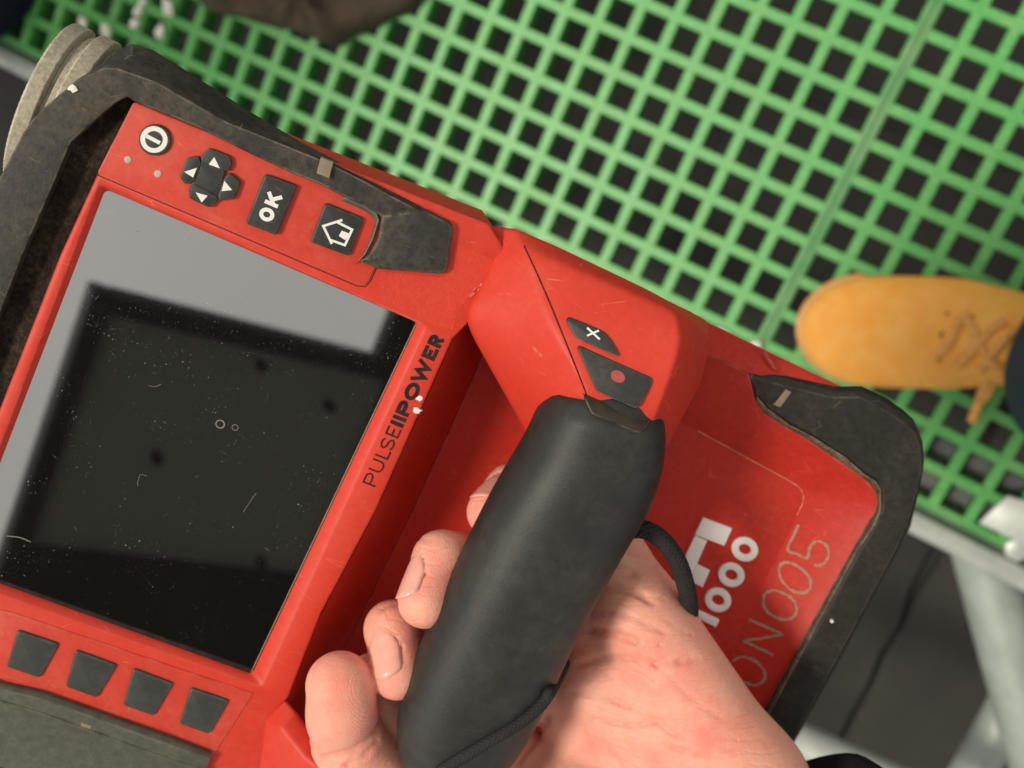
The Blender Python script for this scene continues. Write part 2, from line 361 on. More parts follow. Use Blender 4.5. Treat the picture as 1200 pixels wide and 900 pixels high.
def ribbon(mb, pts, w, z0, frame=None, closed=False, thick=0.0):
    """a flat stroke with mitred joints; pts are 2-D"""
    P = [np.array(p[:2], float) for p in pts]; n = len(P); L = []; R = []
    for i in range(n):
        a = P[i - 1] if (i > 0 or closed) else None; c = P[(i + 1) % n] if (i < n - 1 or closed) else None
        b = P[i]
        d1 = (b - a) / (np.linalg.norm(b - a) + 1e-9) if a is not None else None
        d2 = (c - b) / (np.linalg.norm(c - b) + 1e-9) if c is not None else None
        if d1 is None: d1 = d2
        if d2 is None: d2 = d1
        n1 = np.array([-d1[1], d1[0]]); n2 = np.array([-d2[1], d2[0]])
        k = (n1 + n2) / max(0.35, 1 + n1 @ n2)
        L.append(b + k * w / 2); R.append(b - k * w / 2)
    f = frame or (lambda x, y, z: (x, y, z))
    m_ = n if closed else n - 1
    if thick <= 0:
        mb.add([f(p[0], p[1], z0) for p in L + R], [(i, (i + 1) % n, n + (i + 1) % n, n + i) for i in range(m_)])
    else:
        V = [f(p[0], p[1], z0) for p in L + R] + [f(p[0], p[1], z0 + thick) for p in L + R]
        F = []
        for i in range(m_):
            j = (i + 1) % n
            F += [(2 * n + i, 2 * n + j, 3 * n + j, 3 * n + i), (i, j, 2 * n + j, 2 * n + i), (n + j, n + i, 3 * n + i, 3 * n + j)]
        if not closed:
            F += [(0, n, 3 * n, 2 * n), (n - 1, 2 * n - 1, 4 * n - 1, 3 * n - 1)]
        mb.add(V, F)
def arc(cx, cy, rx, ry, a0, a1, n=10):
    return [(cx + rx * math.cos(math.radians(a0 + (a1 - a0) * i / n)), cy + ry * math.sin(math.radians(a0 + (a1 - a0) * i / n))) for i in range(n + 1)]
def ring(cx, cy, rx, ry, th, n=32): 
    c, s = math.cos(math.radians(th)), math.sin(math.radians(th))
    return [(cx + rx * math.cos(a) * c - ry * math.sin(a) * s, cy + rx * math.cos(a) * s + ry * math.sin(a) * c) for a in np.linspace(0, 2 * math.pi, n, endpoint=False)]
def tube_mesh(mb, pts, r, n=16, caps=True, prof=None):
    P = [np.array(p, float) for p in pts]; loops = []
    up = np.array([0.13, 0.31, 0.94])
    for i, p in enumerate(P):
        d = P[min(i + 1, len(P) - 1)] - P[max(i - 1, 0)]; d /= np.linalg.norm(d)
        a = np.cross(d, up); a /= np.linalg.norm(a); b = np.cross(d, a); up = -b if b @ up < 0 else b
        a = np.cross(d, up); a /= np.linalg.norm(a); b = np.cross(a, d)
        rr = r[i] if hasattr(r, '__len__') else r
        lo = []
        for k in range(n):
            th = 2 * math.pi * k / n; q = rr * (prof(i, th) if prof else 1.0)
            lo.append(p + q * (math.cos(th) * a + math.sin(th) * b))
        loops.append(lo)
    mb.loft(loops, cap0=caps, cap1=caps)
def spline(pts, n):
    P = np.array(pts, float); out = []
    Q = np.vstack([2 * P[0] - P[1], P, 2 * P[-1] - P[-2]])
    for i in range(len(P) - 1):
        p0, p1, p2, p3 = Q[i:i + 4]
        for k in range(n):
            t = k / n
            out.append(0.5 * ((2 * p1) + (-p0 + p2) * t + (2 * p0 - 5 * p1 + 4 * p2 - p3) * t * t + (-p0 + 3 * p1 - 3 * p2 + p3) * t ** 3))
    out.append(P[-1]); return np.array(out)

# ------------------------------------------------------------------ signed distance surfaces (skin, shoe)
class SDF:
    def __init__(s, lo, hi, h):
        s.h = h; s.lo = np.array(lo, float); n = np.ceil((np.array(hi) - lo) / h).astype(int) + 1
        ax = [np.float32(s.lo[i] + h * np.arange(n[i])) for i in range(3)]
        s.X, s.Y, s.Z = np.meshgrid(*ax, indexing='ij', sparse=True); s.n = n; s.F = np.full(n, 1e3, np.float32)
    def cone(s, a, b, ra, rb, sq=None):
        a = np.array(a, np.float32); b = np.array(b, np.float32); d = b - a; L2 = float(d @ d) + 1e-9
        t = ((s.X - a[0]) * d[0] + (s.Y - a[1]) * d[1] + (s.Z - a[2]) * d[2]) / L2
        t = np.clip(t, 0, 1)
        q = (s.X - a[0] - t * d[0]) ** 2 + (s.Y - a[1] - t * d[1]) ** 2 + (s.Z - a[2] - t * d[2]) ** 2
        return np.sqrt(q) - (ra + (rb - ra) * t)
    def ell(s, c, r, R=None):
        x, y, z = s.X - np.float32(c[0]), s.Y - np.float32(c[1]), s.Z - np.float32(c[2])
        if R is not None:
            R = np.array(R, np.float32)
            x, y, z = (R[0, 0] * x + R[0, 1] * y + R[0, 2] * z, R[1, 0] * x + R[1, 1] * y + R[1, 2] * z, R[2, 0] * x + R[2, 1] * y + R[2, 2] * z)
        k = np.sqrt((x / r[0]) ** 2 + (y / r[1]) ** 2 + (z / r[2]) ** 2)
        return ((k - 1) * min(r)).astype(np.float32) if False else ((k - 1) * (r[0] * r[1] * r[2]) ** (1 / 3)).astype(np.float32)
    @staticmethod
    def smin(a, b, k):
        if k <= 0: return np.minimum(a, b)
        h = np.clip(k - np.abs(a - b), 0, None) / k
        return np.minimum(a, b) - h * h * k * 0.25
    def union(s, d, k): s.F = s.smin(s.F, d, k)
    def cut(s, d, k): s.F = -s.smin(-s.F, d, k)
    def box_view(s, lo, hi):
        i0 = np.clip(np.floor((np.array(lo) - s.lo) / s.h).astype(int), 0, s.n - 1); i1 = np.clip(np.ceil((np.array(hi) - s.lo) / s.h).astype(int) + 1, 1, s.n)
        return i0, i1
    def groove(s, pts, r, depth_k=1.2):
        """a thin crease along a polyline, cut only near it"""
        for a, b in zip(pts[:-1], pts[1:]):
            a = np.array(a, float); b = np.array(b, float); pad = r + 4
            i0, i1 = s.box_view(np.minimum(a, b) - pad, np.maximum(a, b) + pad)
            if np.any(i1 <= i0): continue
            sl = tuple(slice(i0[k], i1[k]) for k in range(3))
            sub = SDF.__new__(SDF); sub.X = s.X[sl[0], :, :]; sub.Y = s.Y[:, sl[1], :]; sub.Z = s.Z[:, :, sl[2]]
            d = sub.cone(a, b, r, r)
            s.F[sl] = -s.smin(-s.F[sl], d, depth_k)
    def nets(s):
        F = s.F; ins = F < 0
        c = np.zeros(tuple(np.array(F.shape) - 1), np.uint8)
        offs = [(i, j, k) for i in (0, 1) for j in (0, 1) for k in (0, 1)]
        nx, ny, nz = c.shape
        for i, j, k in offs: c += ins[i:i + nx, j:j + ny, k:k + nz]
        act = np.argwhere((c > 0) & (c < 8)); ids = np.full(c.shape, -1, np.int64); ids[tuple(act.T)] = np.arange(len(act))
        acc = np.zeros((len(act), 3)); cnt = np.zeros(len(act))
        for a in offs:
            for ax in range(3):
                if a[ax] == 1: continue
                b = list(a); b[ax] = 1
                fa = F[tuple((act + a).T)].astype(float); fb = F[tuple((act + b).T)].astype(float)
                m_ = (fa < 0) != (fb < 0); t = np.where(m_, fa / np.where(m_, fa - fb, 1), 0)
                p = np.array(a, float) + np.outer(t, np.eye(3)[ax]); acc[m_] += p[m_]; cnt[m_] += 1
        V = s.lo + (act + acc / cnt[:, None]) * s.h
        faces = []
        for ax in range(3):
            u, v = (ax + 1) % 3, (ax + 2) % 3
            sh = [slice(None)] * 3; s2 = [slice(None)] * 3; sh[ax] = slice(0, -1); s2[ax] = slice(1, None)
            A, B = ins[tuple(sh)], ins[tuple(s2)]
            for flip, mk in ((False, A & ~B), (True, ~A & B)):
                e = np.argwhere(mk); e = e[(e[:, u] > 0) & (e[:, v] > 0) & (e[:, u] < c.shape[u]) & (e[:, v] < c.shape[v])]
                q = []
                for du, dv in ((1, 1), (0, 1), (0, 0), (1, 0)):
                    w = e.copy(); w[:, u] -= du; w[:, v] -= dv; q.append(ids[tuple(w.T)])
                q = np.array(q).T
                faces.append(q[:, ::-1] if flip else q)
        return V, np.vstack(faces)
def relax(V, Fq, it=2, lam=0.5):
    e = np.vstack([Fq[:, [0, 1]], Fq[:, [1, 2]], Fq[:, [2, 3]], Fq[:, [3, 0]]]); e = np.vstack([e, e[:, ::-1]])
    deg = np.bincount(e[:, 0], minlength=len(V))[:, None]
    for k in range(it * 2):
        S = np.stack([np.bincount(e[:, 0], V[e[:, 1], i], len(V)) for i in range(3)], 1) / np.maximum(deg, 1)
        V = V + (lam if k % 2 == 0 else -lam * 1.03) * (S - V)
    return V
def mesh_np(name, V, Fq, mat, parent=None):
    me = bpy.data.meshes.new(name)
    me.vertices.add(len(V)); me.vertices.foreach_set('co', (V / 1000).astype(np.float32).ravel())
    me.loops.add(Fq.size); me.loops.foreach_set('vertex_index', Fq.astype(np.int32).ravel())
    me.polygons.add(len(Fq)); me.polygons.foreach_set('loop_start', np.arange(0, Fq.size, 4, dtype=np.int32))
    me.polygons.foreach_set('loop_total', np.full(len(Fq), 4, np.int32))
    me.polygons.foreach_set('use_smooth', np.ones(len(Fq), bool))
    me.update(calc_edges=True); me.validate(); me.materials.append(mat)
    return link(bpy.data.objects.new(name, me), parent)
def attr(o, name, val):
    a = o.data.attributes.new(name, 'FLOAT', 'POINT'); a.data.foreach_set('value', np.asarray(val, np.float32))

#@@SETTING
# ================================================================== the setting under and around
P38 = 38.0
def ground():
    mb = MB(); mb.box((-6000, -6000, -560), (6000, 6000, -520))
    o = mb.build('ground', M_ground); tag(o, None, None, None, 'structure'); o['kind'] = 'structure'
    rnd = random.Random(3)
    # concrete slabs below the open end of the platform
    a = G(1090, 660, -500); b = G(1000, 840, -500); dr = (b - a) / np.linalg.norm(b - a); nr = np.array([-dr[1], dr[0], 0])
    if nr[0] < 0: nr = -nr
    root = bpy.data.objects.new('pavement', None); COL.objects.link(root); root['kind'] = 'structure'
    for side in (-1, 1):
        for k in range(4):
            c0 = a + dr * (-560 + k * 500); L = []
            o0, o1 = (5, 520) if side > 0 else (-5, -520)
            pts = []
            for (s_, t_) in ((4, o0), (492, o0), (492, o1), (4, o1)):
                pts.append(c0 + dr * s_ + nr * t_)
            # ragged joint edge
            edge = [pts[0] + (pts[1] - pts[0]) * q / 9 + nr * (rnd.uniform(-7, 5) if 0 < q < 9 else 0) for q in range(10)]
            poly = edge + [pts[2], pts[3]]
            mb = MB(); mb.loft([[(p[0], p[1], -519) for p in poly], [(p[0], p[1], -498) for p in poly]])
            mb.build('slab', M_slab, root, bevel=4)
ground()

def grating(name, i0, i1, j0, j1, off, label, worn_side=None):
    """moulded grid: bars between square holes, thicker on top than at the foot, one moulding"""
    root = empty(name, label, 'grating')
    mb = MB(); rnd = random.Random(i0 * 7 + j0)
    ht, hb = 13.3, 15.3                                     # half hole at the top and at the foot
    for i in range(i0, i1 + 1):
        for j in range(j0, j1 + 1):
            cx, cy = (i + off) * P38, -j * P38
            # only the cells near the picture need to exist; the platform is a finite panel
            def sq(h, z, jit=0):
                return [(cx + sx * h, cy + sy * h, z) for sx, sy in ((-1, -1), (1, -1), (1, 1), (-1, 1))]
            o = [(cx + sx * P38 / 2, cy + sy * P38 / 2, 0) for sx, sy in ((-1, -1), (1, -1), (1, 1), (-1, 1))]
            ob = [(x, y, -30) for x, y, z in o]
            mb.loft([o, sq(ht + 1.0, 0), sq(ht, -1.2), sq(hb, -30), ob], cap0=False, cap1=False)
    mb.build('grid', M_grate, root, smooth=False)
    mb = MB()
    x0 = (i0 + off - 0.5) * P38; x1 = (i1 + off + 0.5) * P38; y0 = -(j1 + 0.5) * P38; y1 = -(j0 - 0.5) * P38
    w = 2.0 
    if worn_side == 'r': mb.box((x1 - 4, y0, -31), (x1 + 1.9, y1, 1.0))
    if worn_side == 'l': mb.box((x0 - 1.7, y0, -31), (x0 + 5, y1, 0.6))
    mb.box((x0 + 3, y0 - 5, -31), (x1 - 3, y0 - 0.05, 0.5))
    mb.build('edge_bar', M_grateedge, root, bevel=1.0)
    return root
grating('grating_panel', -16, 12, -8, 6, 0.0, 'larger green plastic grid panel left of the seam, passing behind the red tool', 'r')
grating('grating_panel', 0, 9, -8, 6, 13.106, 'smaller green plastic grid panel right of the seam, with the tan shoe on it', 'l')

def rail():
    x0, x1 = -1200, 1500
    yb = -(6.5 * P38)
    r = empty('edge_rail', 'pale galvanized angle rail along the lower edge of the green grid panels', 'rail')
    mb = MB(); mb.box((x0, yb - 40, -40), (x1, yb + 64, -34)); mb.build('flange', M_flange, r, bevel=1)
    mb = MB(); mb.loft([[(x, yb - 18, -33.8), (x, yb - 9, -20), (x, yb - 14, -4), (x, yb - 26, 1), (x, yb - 36, -6), (x, yb - 38, -33.8)] for x in (x0, x1)])
    mb.build('lip', M_steel, r, bevel=1.5)
    for px, py in ((1190, 640),):
        c = G(px, py, -8); mb = MB()
        mb.loft([[(c[0] + 13 * math.cos(a), c[1] + 13 * math.sin(a), z) for a in [math.pi / 3 * k for k in range(6)]] for z in (-20, 6)])
        mb.build('bolt', M_steel, r, bevel=1.5)
    # strap plate folded over the corner at the right
    mb = MB(); a = [G(*q, 3) for q in ((1146, 612), (1180, 580), (1290, 610), (1260, 665))]
    mb.loft([[(p[0], p[1], 3) for p in a], [(p[0], p[1], 7) for p in a]]); mb.build('corner_plate', M_steel, r, bevel=1)
rail()
def tube_thing(name, a, b, r, mat, label):
    mb = MB(); a = np.array(a); b = np.array(b)
    tube_mesh(mb, [a + (b - a) * k / 6 for k in range(7)], r, 24)
    o = mb.build(name, mat, angle=50); tag(o, label, 'tube'); return o
tube_thing('scaffold_tube', G(1150, 640, -75), G(1236, 960, -75), 33, M_tube, 'thick grey scaffold tube leading down from the rail at the right edge')
tube_thing('scaffold_tube', G(1215, 770, -230), G(1110, 960, -230), 27, M_tube, 'thinner pale scaffold tube crossing beneath the thick grey tube')
a_, b_ = G(930, 868, -60), G(1075, 933, -60)
tube_thing('scaffold_tube', a_ + (a_ - b_) * 2.0, b_ + (b_ - a_) * 1.0, 24, M_steel, 'bright round rail at the bottom edge beside the black cuff')

# shoe and leg ----------------------------------------------------------------
def shoe():
    r = empty('person', 'leg in dark blue jeans and a tan suede lace-up shoe standing on the grid', 'person', None)
    toe = G(942, 385, 20); heel = G(1262, 398, 20); ax = heel - toe; ax[2] = 0; L = np.linalg.norm(ax); ax /= L
    ay = np.array([-ax[1], ax[0], 0])
    sc_ = 1.0
    def P(s, t, z): return toe + ax * s + ay * t + np.array([0, 0, z - toe[2]])
    S = SDF((0 - 5, -62, -2), (300, 62, 140), 2.0)
    S.union(S.ell((62, 0, 26), (64, 53, 27)), 0)
    S.union(S.ell((130, 2, 32), (90, 55, 34)), 26)
    S.union(S.ell((205, 0, 55), (66, 42, 46)), 26)
    S.union(S.ell((240, 0, 45), (52, 40, 50)), 20)
    S.cut(-(S.Z - np.float32(7)) * -1 + 0 * S.X + 0 * S.Y, 2)
    S.groove([(118, -50, 44), (112, -20, 58), (110, 0, 60), (112, 20, 58), (118, 50, 44)], 1.0, 3)
    def top(s_, t_):
        i = int(round((s_ - S.lo[0]) / S.h)); j = int(round((t_ - S.lo[1]) / S.h)); col = S.F[i, j, :]
        k = np.where(col < 0)[0]; return S.lo[2] + S.h * k[-1] if len(k) else 5.0
    V, Fq = S.nets(); V = relax(V, Fq, 2)
    W = np.array([P(*p) for p in V]); mesh_np('shoe_upper', W, Fq, M_suede, r)
    mb = MB(); out = [P(62 + 71 * math.cos(a) if math.cos(a) < 0 else 62 + 205 * math.cos(a), (58 if math.cos(a) < 0 else 54) * math.sin(a), 0)[:2] for a in np.linspace(0, 2 * math.pi, 40, endpoint=False)]
    mb.loft([at_z(out, 0.5), at_z(out, 12)]); mb.build('sole', M_sole, r, bevel=3)
    for s, t, z, q in ((132, 4, 0, 4.2), (140, 4, 0, 3), (130, -20, 0, 2.4), (134, 24, 0, 2.4), (152, -22, 0, 2.6), (156, 22, 0, 2.8)):
        z = top(s, t); mb = MB(); mb.loft([[P(s + q * math.cos(a), t + q * math.sin(a), z + dz) for a in np.linspace(0, 6.283, 10, endpoint=False)] for dz in (-6, 0.9)])
        mb.build('eyelet', M_eyelet, r)
    def lace(pts, w, px=False):
        if px: W_ = [G(*p) for p in pts]
        else: W_ = [P(a, b, top(a, b) + w * 0.25) for a, b in pts]
        mb = MB(); tube_mesh(mb, spline(W_, 6), w, 8); mb.build('lace', M_lace, r, angle=60)
    lace([(1176, 396, 92), (1172, 412, 90), (1164, 430, 78), (1154, 452, 48), (1146, 474, 22), (1139, 492, 7)], 5.0, True)
    lace([(1180, 404, 94), (1174, 424, 86), (1166, 444, 60), (1158, 460, 40), (1150, 470, 26)], 4.2, True)
    lace([(146, -24), (158, -6), (172, 14), (182, 22)], 5.0)
    lace([(148, 24), (160, 6), (172, -14), (184, -22)], 5.0)
    lace([(128, -16), (138, 0), (146, 20)], 5.0)
    lace([(166, -26), (176, -4), (190, 16)], 5.0)
    # trouser leg
    mb = MB(); loops = []
    for k, (s, z, q) in enumerate([(252, 50, 56), (250, 56, 64), (250, 80, 68), (252, 130, 70), (262, 220, 74), (300, 340, 80), (330, 470, 86)]):
        loops.append([P(s + q * (1 + 0.03 * math.sin(3 * a + k)) * math.cos(a), -22 + q * 1.12 * (1 + 0.05 * math.sin(4 * a + 2 * k)) * math.sin(a), z + 6 * math.sin(2 * a + 1)) for a in np.linspace(0, 2 * math.pi, 32, endpoint=False)])
    mb.loft(loops); mb.build('trouser_leg', M_denim, r, angle=80, subsurf=1)
shoe()

def bundle():
    rr = random.Random(5)
    out = [(205, -70), (222, -20), (236, 12), (250, 24), (280, 30), (310, 38), (345, 46), (372, 57), (392, 62), (412, 53), (432, 42), (458, 30), (482, 20), (500, 2), (520, -30), (520, -80), (420, -120), (300, -110)]
    P = spline([(*G(x, y, 12)[:2], 0) for x, y in [(a, b - 9) for a, b in out + [out[0]]]], 4)[:-1, :2]; c = P.mean(0)
    mb = MB(); loops = []
    for k, (q, z) in enumerate([(0.97, 0.8), (1.0, 6), (0.99, 18), (0.95, 30), (0.84, 42), (0.66, 50), (0.42, 55), (0.15, 57)]):
        lo = []
        for i, p in enumerate(P):
            d = p - c; a = math.atan2(d[1], d[0]); w = 1 + 0.02 * math.sin(9 * a + 1.3 * k) * (k > 0)
            lo.append((c[0] + d[0] * q * w, c[1] + d[1] * q * w, z * (1 + (0.16 * math.sin(5 * a + 0.9 * k) + 0.10 * math.sin(11 * a - k)) * (k > 1))))
        loops.append(lo)
    mb.loft(loops); o = mb.build('cloth_bundle', M_sack, None, angle=120, subsurf=1); tag(o, 'dusty dark brown bundle lying on the green grid at the top', 'bundle')
bundle()
def shade_deck():
    """a scaffold deck overhead beyond the upper left, out of the picture; the soft shade over the grid is its"""
    r = empty('scaffold_deck', 'wooden scaffold deck overhead beyond the upper left, shading that corner of the grid', 'scaffold deck')  # added out of view only to block sun from this corner
    for k in range(5):
        mb = MB(); mb.box((-2300, -960 + k * 172, 1900), (-780, -960 + k * 172 + 168, 1938)); mb.build('plank', M_plank, r, bevel=3)
    for x in (-2000, -1100):
        mb = MB(); tube_mesh(mb, [(x, -1000 + k * 180, 1875) for k in range(7)], 24, 16); mb.build('bearer', M_tube, r, angle=60)
shade_deck()
def cloth():
    c = G(-20, -22, 0); rr = random.Random(2); mb = MB(); loops = []
    for k, (q, z) in enumerate([(66, 0.8), (70, 5), (70, 22), (62, 40), (44, 52), (20, 58), (3, 60)]):
        loops.append([(c[0] + q * (1.25 + .08 * math.sin(3 * a + k * .4)) * math.cos(a), c[1] + q * (1 + .09 * math.sin(5 * a + k * .5)) * math.sin(a), z * (1 + .1 * math.sin(4 * a + k))) for a in np.linspace(0, 2 * math.pi, 30, endpoint=False)])
    mb.loft(loops); o = mb.build('cloth_bundle', M_navy, None, angle=120, subsurf=1); tag(o, 'dark navy cloth lump at the very top left corner', 'bundle')
cloth()
def glints():  # pale lumps stand in for bright glints on the grid
    rr = random.Random(11)
    names = ['pale stone crumb highest of the column of three near the top left', 'pale stone crumb midway in the column of three near the top left',
             'pale stone crumb lowest of the column of three near the top left', 'largest pale stone crumb, at the top beside the brown bundle',
             'pale stone crumb just below the largest one beside the brown bundle', 'pale stone crumb touching the ribbed wheel rim',
             'pale stone crumb right of the ribbed wheel', 'pale stone crumb at the edge of the red tool nearest the raised red bridge',
             'pale stone crumb at the edge of the red tool nearest the tan shoe']
    for (px, py, q), lab in zip([(166, 2, 5), (160, 13, 6), (157, 28, 6.5), (197, 8, 9.5), (187, 36, 7.5), (97, 27, 8), (124, 37, 8), (845, 393, 8), (884, 409, 8)], names):
        c = G(px, py, 5)
        bm = bmesh.new(); bmesh.ops.create_icosphere(bm, subdivisions=1, radius=q / 1000)
        for v in bm.verts: v.co = v.co * rr.uniform(0.6, 1.3); v.co.y *= 1.25; v.co.z *= 0.7
        me = bpy.data.meshes.new('stone_crumb'); bm.to_mesh(me); bm.free(); me.materials.append(M_glint)
        o = bpy.data.objects.new('stone_crumb', me); o.location = (c[0] / 1000, c[1] / 1000, q * 0.7 / 1000); COL.objects.link(o)
        tag(o, lab, 'stone', 'pale crumbs on the green grid')
glints()

# a roofed platform above and behind, which the screen mirrors
def canopy():
    z = 2200
    r = empty('overhead_canopy', 'dark framed roof sheet overhead, seen as the dark rectangle mirrored in the screen', 'canopy')
    mb = MB(); mb.box((716, -862, z + 6), (1184, -482, z + 9)); mb.build('roof_sheet', M_sheet, r)
    def beam(lo, hi): mb = MB(); mb.box(lo, hi); mb.build('beam', M_beam, r, bevel=4)
    beam((690, -1500, z - 5), (718, -455, z + 50)); beam((718.5, -484, z - 5), (2600, -455, z + 50))
    beam((718.5, -1500, z - 8), (2600, -860.5, z + 40)); beam((1180.5, -860, z - 6), (2600, -484.5, z + 40))
    beam((1150, -454.5, z - 4), (2600, -120, z + 36))
    for px, py in ((183, 535), (305, 427), (385, 475), (305, 658)):
        n = np.array([0, 0, 1.0]); p = D(px, py, 0); d = p - EYE_D; d[2] = -d[2]
        pw = MW @ (MD.T @ (p - EYE_D)) + CAMLOC; dw = MW @ (MD.T @ d); q = pw + dw * ((z - pw[2]) / dw[2])
        mb = MB(); mb.loft([[(q[0] + 9 * math.cos(a), q[1] + 9 * math.sin(a), zz) for a in np.linspace(0, 6.283, 12, endpoint=False)] for zz in (z - 14, z + 5.5)])
        mb.build('bolt', M_beam, r)
canopy()

#@@DEVICE
# ================================================================== the red scanner
dm = np.eye(4); dm[:3, :3] = MW @ MD.T; dm[:3, 3] = (CAMLOC - dm[:3, :3] @ EYE_D) / 1000
DEV_M = Matrix(dm.tolist())
dev = empty('concrete_scanner', 'red and black handheld wall scanner with screen, buttons and a thick black grip', 'scanner')
dev.matrix_world = DEV_M

ZT = 3.0
glass_px = [(124, 223), (488, 378), (294, 788), (-46.3, 665)]
glass = rounded([D(x, y, 0)[:2] for x, y in glass_px], 1.6, 4)
outer_px = [(166, 103), (572, 262), (608, 318), (584, 352), (550, 378), (531, 397), (440, 600), (376, 720), (338, 818), (317, 843), (311, 905), (300, 960), (-150, 800), (-76, 668), (0, 477), (70, 299), (114, 203), (157, 121)]
outer = [D(x, y, ZT)[:2] for x, y in outer_px]
def console():
    mb = MB()
    inn = [D(x, y, ZT)[:2] for x, y in ((116, 212), (501, 381), (307, 806), (-60, 676))]
    inn = rounded(inn, 1.8, 4)
    oin = inset(outer, 0.9)
    ring_faces(mb, oin, inn, ZT)
    # inner chamfer down to the glass
    mb.loft([at_z(inn, ZT), at_z(inset(inn, 0.35), ZT - 0.15), at_z([g + (i - g) * 0.12 for g, i in zip(glass, inn)], 0.15), at_z(glass, -0.9)], cap0=False, cap1=False)
    # outer rounded edge and skirt
    mb.loft([at_z(oin, ZT), at_z(inset(outer, 0.45), ZT - 0.15), at_z(inset(outer, 0.12), ZT - 0.45), at_z(outer, ZT - 0.95), at_z(outer, -20)], cap0=False, cap1=False)
    return mb.build('console_shell', M_red, dev, angle=40)
console()
mb = MB(); mb.loft([at_z(inset(glass, -0.4), -2.0), at_z(inset(glass, -0.4), 0.0)])
mb.build('screen', M_glass, dev, smooth=False)
for k_, (x, y, q, w_) in enumerate(((258, 497, 5.0, 0.32), (275.5, 501, 3.6, 0.14))):
    mb = MB(); ribbon(mb, [D(a, b, 0)[:2] for a, b in ring(x, y, q, q * .9, 20, 18)], w_, 0.03, closed=True); mb.build('dried_drop', M_dust, dev, smooth=False)
for k_, P_ in enumerate((((163, 560), (165, 556), (172, 558)), ((164, 557), (161, 566), (162, 570)), ((174, 452), (182, 453), (189, 450)), ((285, 600), (293, 588), (300, 578)), ((8, 628), (24, 630), (36, 635)), ((158, 272), (163, 271)))):
    mb = MB(); ribbon(mb, [D(a, b, 0)[:2] for a, b in spline([(*p, 0) for p in P_], 4)[:, :2]], 0.11 if k_ != 4 else 0.26, 0.035 + 0.003 * k_); mb.build('smear', M_dust, dev, smooth=False)
# dark gasket lines along the glass (bottom and left)
mb = MB(); ribbon(mb, [D(-40, 668, .05)[:2], D(294, 786, .05)[:2]], 1.5, 0.06, thick=0.25); mb.build('screen_gasket', M_black, dev)

# grained patch of the console right of the rubber wedge, beside the text
mb = MB(); ribbon_z = ZT + 0.05
poly = px_poly([(521, 325), (533, 284), (588, 309), (552, 344), (536, 366), (530, 388), (519, 382), (505, 380), (446, 352), (440, 338), (448, 318)], ZT)
mb.add(at_z(poly, ZT + 0.06), [tuple(range(len(poly)))]); mb.build('grained_patch', M_redgrain, dev, smooth=False)

# button panel, slightly proud, with a seam around it
mb = MB()
pp = px_poly([(157, 119), (114, 203), (418, 333), (427, 334), (432, 329), (452, 290), (462, 244)], ZT)
plate(mb, rounded(pp, 0.8, 3), ZT + 0.45, ZT - 0.2, 0.25)
panel = mb.build('button_panel', M_panel, dev, angle=50)
ZP = ZT + 0.45
mb = MB(); ribbon(mb, [D(x, y, ZT)[:2] for x, y in ((113, 204.5), (418, 335), (428, 336), (434, 330), (442, 313))], 0.28, ZT + 0.03); mb.build('panel_seam', M_black, dev, smooth=False)
# soft key panel at the foot of the screen
mb = MB(); pp = px_poly([(-80, 700), (10, 716), (297, 812), (251, 883), (-110, 770)], ZT)
plate(mb, pp, ZT + 0.35, ZT - 0.2, 0.2); mb.build('soft_key_panel', M_panel, dev, angle=50)

# ---- printed and moulded controls
def button(pts, ztop=1.5, r=0.6, mat=None, name='button', label=None, fil=0.45):
    z = ZP + ztop; mb = MB(); plate(mb, rounded(px_poly(pts, z), r, 4), z, ZT - 0.2, fil)
    o = mb.build(name, mat or M_button, dev, angle=45)
    if label: o['label'] = label
    return o, z
def printed(parent, strokes, w, z, name='symbol', mat=None, closed=False):
    mb = MB()
    for i, s in enumerate(strokes): ribbon(mb, [D(x, y, z)[:2] for x, y in s], w, z + 0.05 + 0.02 * i, closed=closed)
    return mb.build(name, mat or M_white, parent, smooth=False)
def filled(parent, polys, z, name='symbol', mat=None):
    mb = MB()
    for i, s in enumerate(polys):
        p = [D(x, y, z)[:2] for x, y in s]; mb.add(at_z(p, z + 0.05 + 0.02 * i), [tuple(range(len(p)))])
    return mb.build(name, mat or M_white, parent, smooth=False)
b, z = button(ring(181, 164, 19, 18.5, 20, 28), 1.0, 0.1, name='power_button', label='round black power button with a white ring')
printed(b, [ring(180.5, 163.5, 13.2, 12.8, 20, 36)], 1.15, z, closed=True); printed(b, [[(171.5, 159.2), (187.5, 167.6)]], 0.95, z, 'symbol')
for px, py in ((150, 187), (185, 203.5)):
    mb = MB(); plate(mb, px_poly(ring(px, py, 4.6, 4.6, 0, 14), ZP), ZP + 0.25, ZT, 0.25); mb.build('indicator_lamp', M_led, dev, angle=60)
d3 = lambda P: [(x / 3, y / 3) for x, y in P]
keys = {'up': ([(705, 548), (733, 520), (808, 550), (814, 578), (802, 603), (782, 600), (706, 572)], [(734, 578), (753, 552), (773, 592)]),
        'left': ([(629, 622), (655, 556), (698, 548), (706, 574), (682, 640), (652, 650)], [(648, 604), (692, 590), (679, 624)]),
        'right': ([(806, 606), (846, 640), (822, 700), (768, 706), (764, 690), (786, 628)], [(779, 672), (789, 636), (816, 668)]),
        'down': ([(663, 655), (684, 648), (764, 690), (766, 704), (738, 732), (664, 698)], [(688, 676), (730, 688), (709, 712)])}
for k, (pl, tr) in keys.items():
    b, z = button(d3(pl), 1.5, 0.7, name='arrow_key', fil=0.4); filled(b, [d3(tr)], z)
b, z = button(d3([(700, 566), (790, 600), (768, 698), (672, 655)]), 1.1, 0.7, name='arrow_key_hub', fil=0.3)
b, z = button(d3([(930, 612), (1043, 653), (972, 829), (862, 786)]), 1.7, 0.8, name='ok_button')
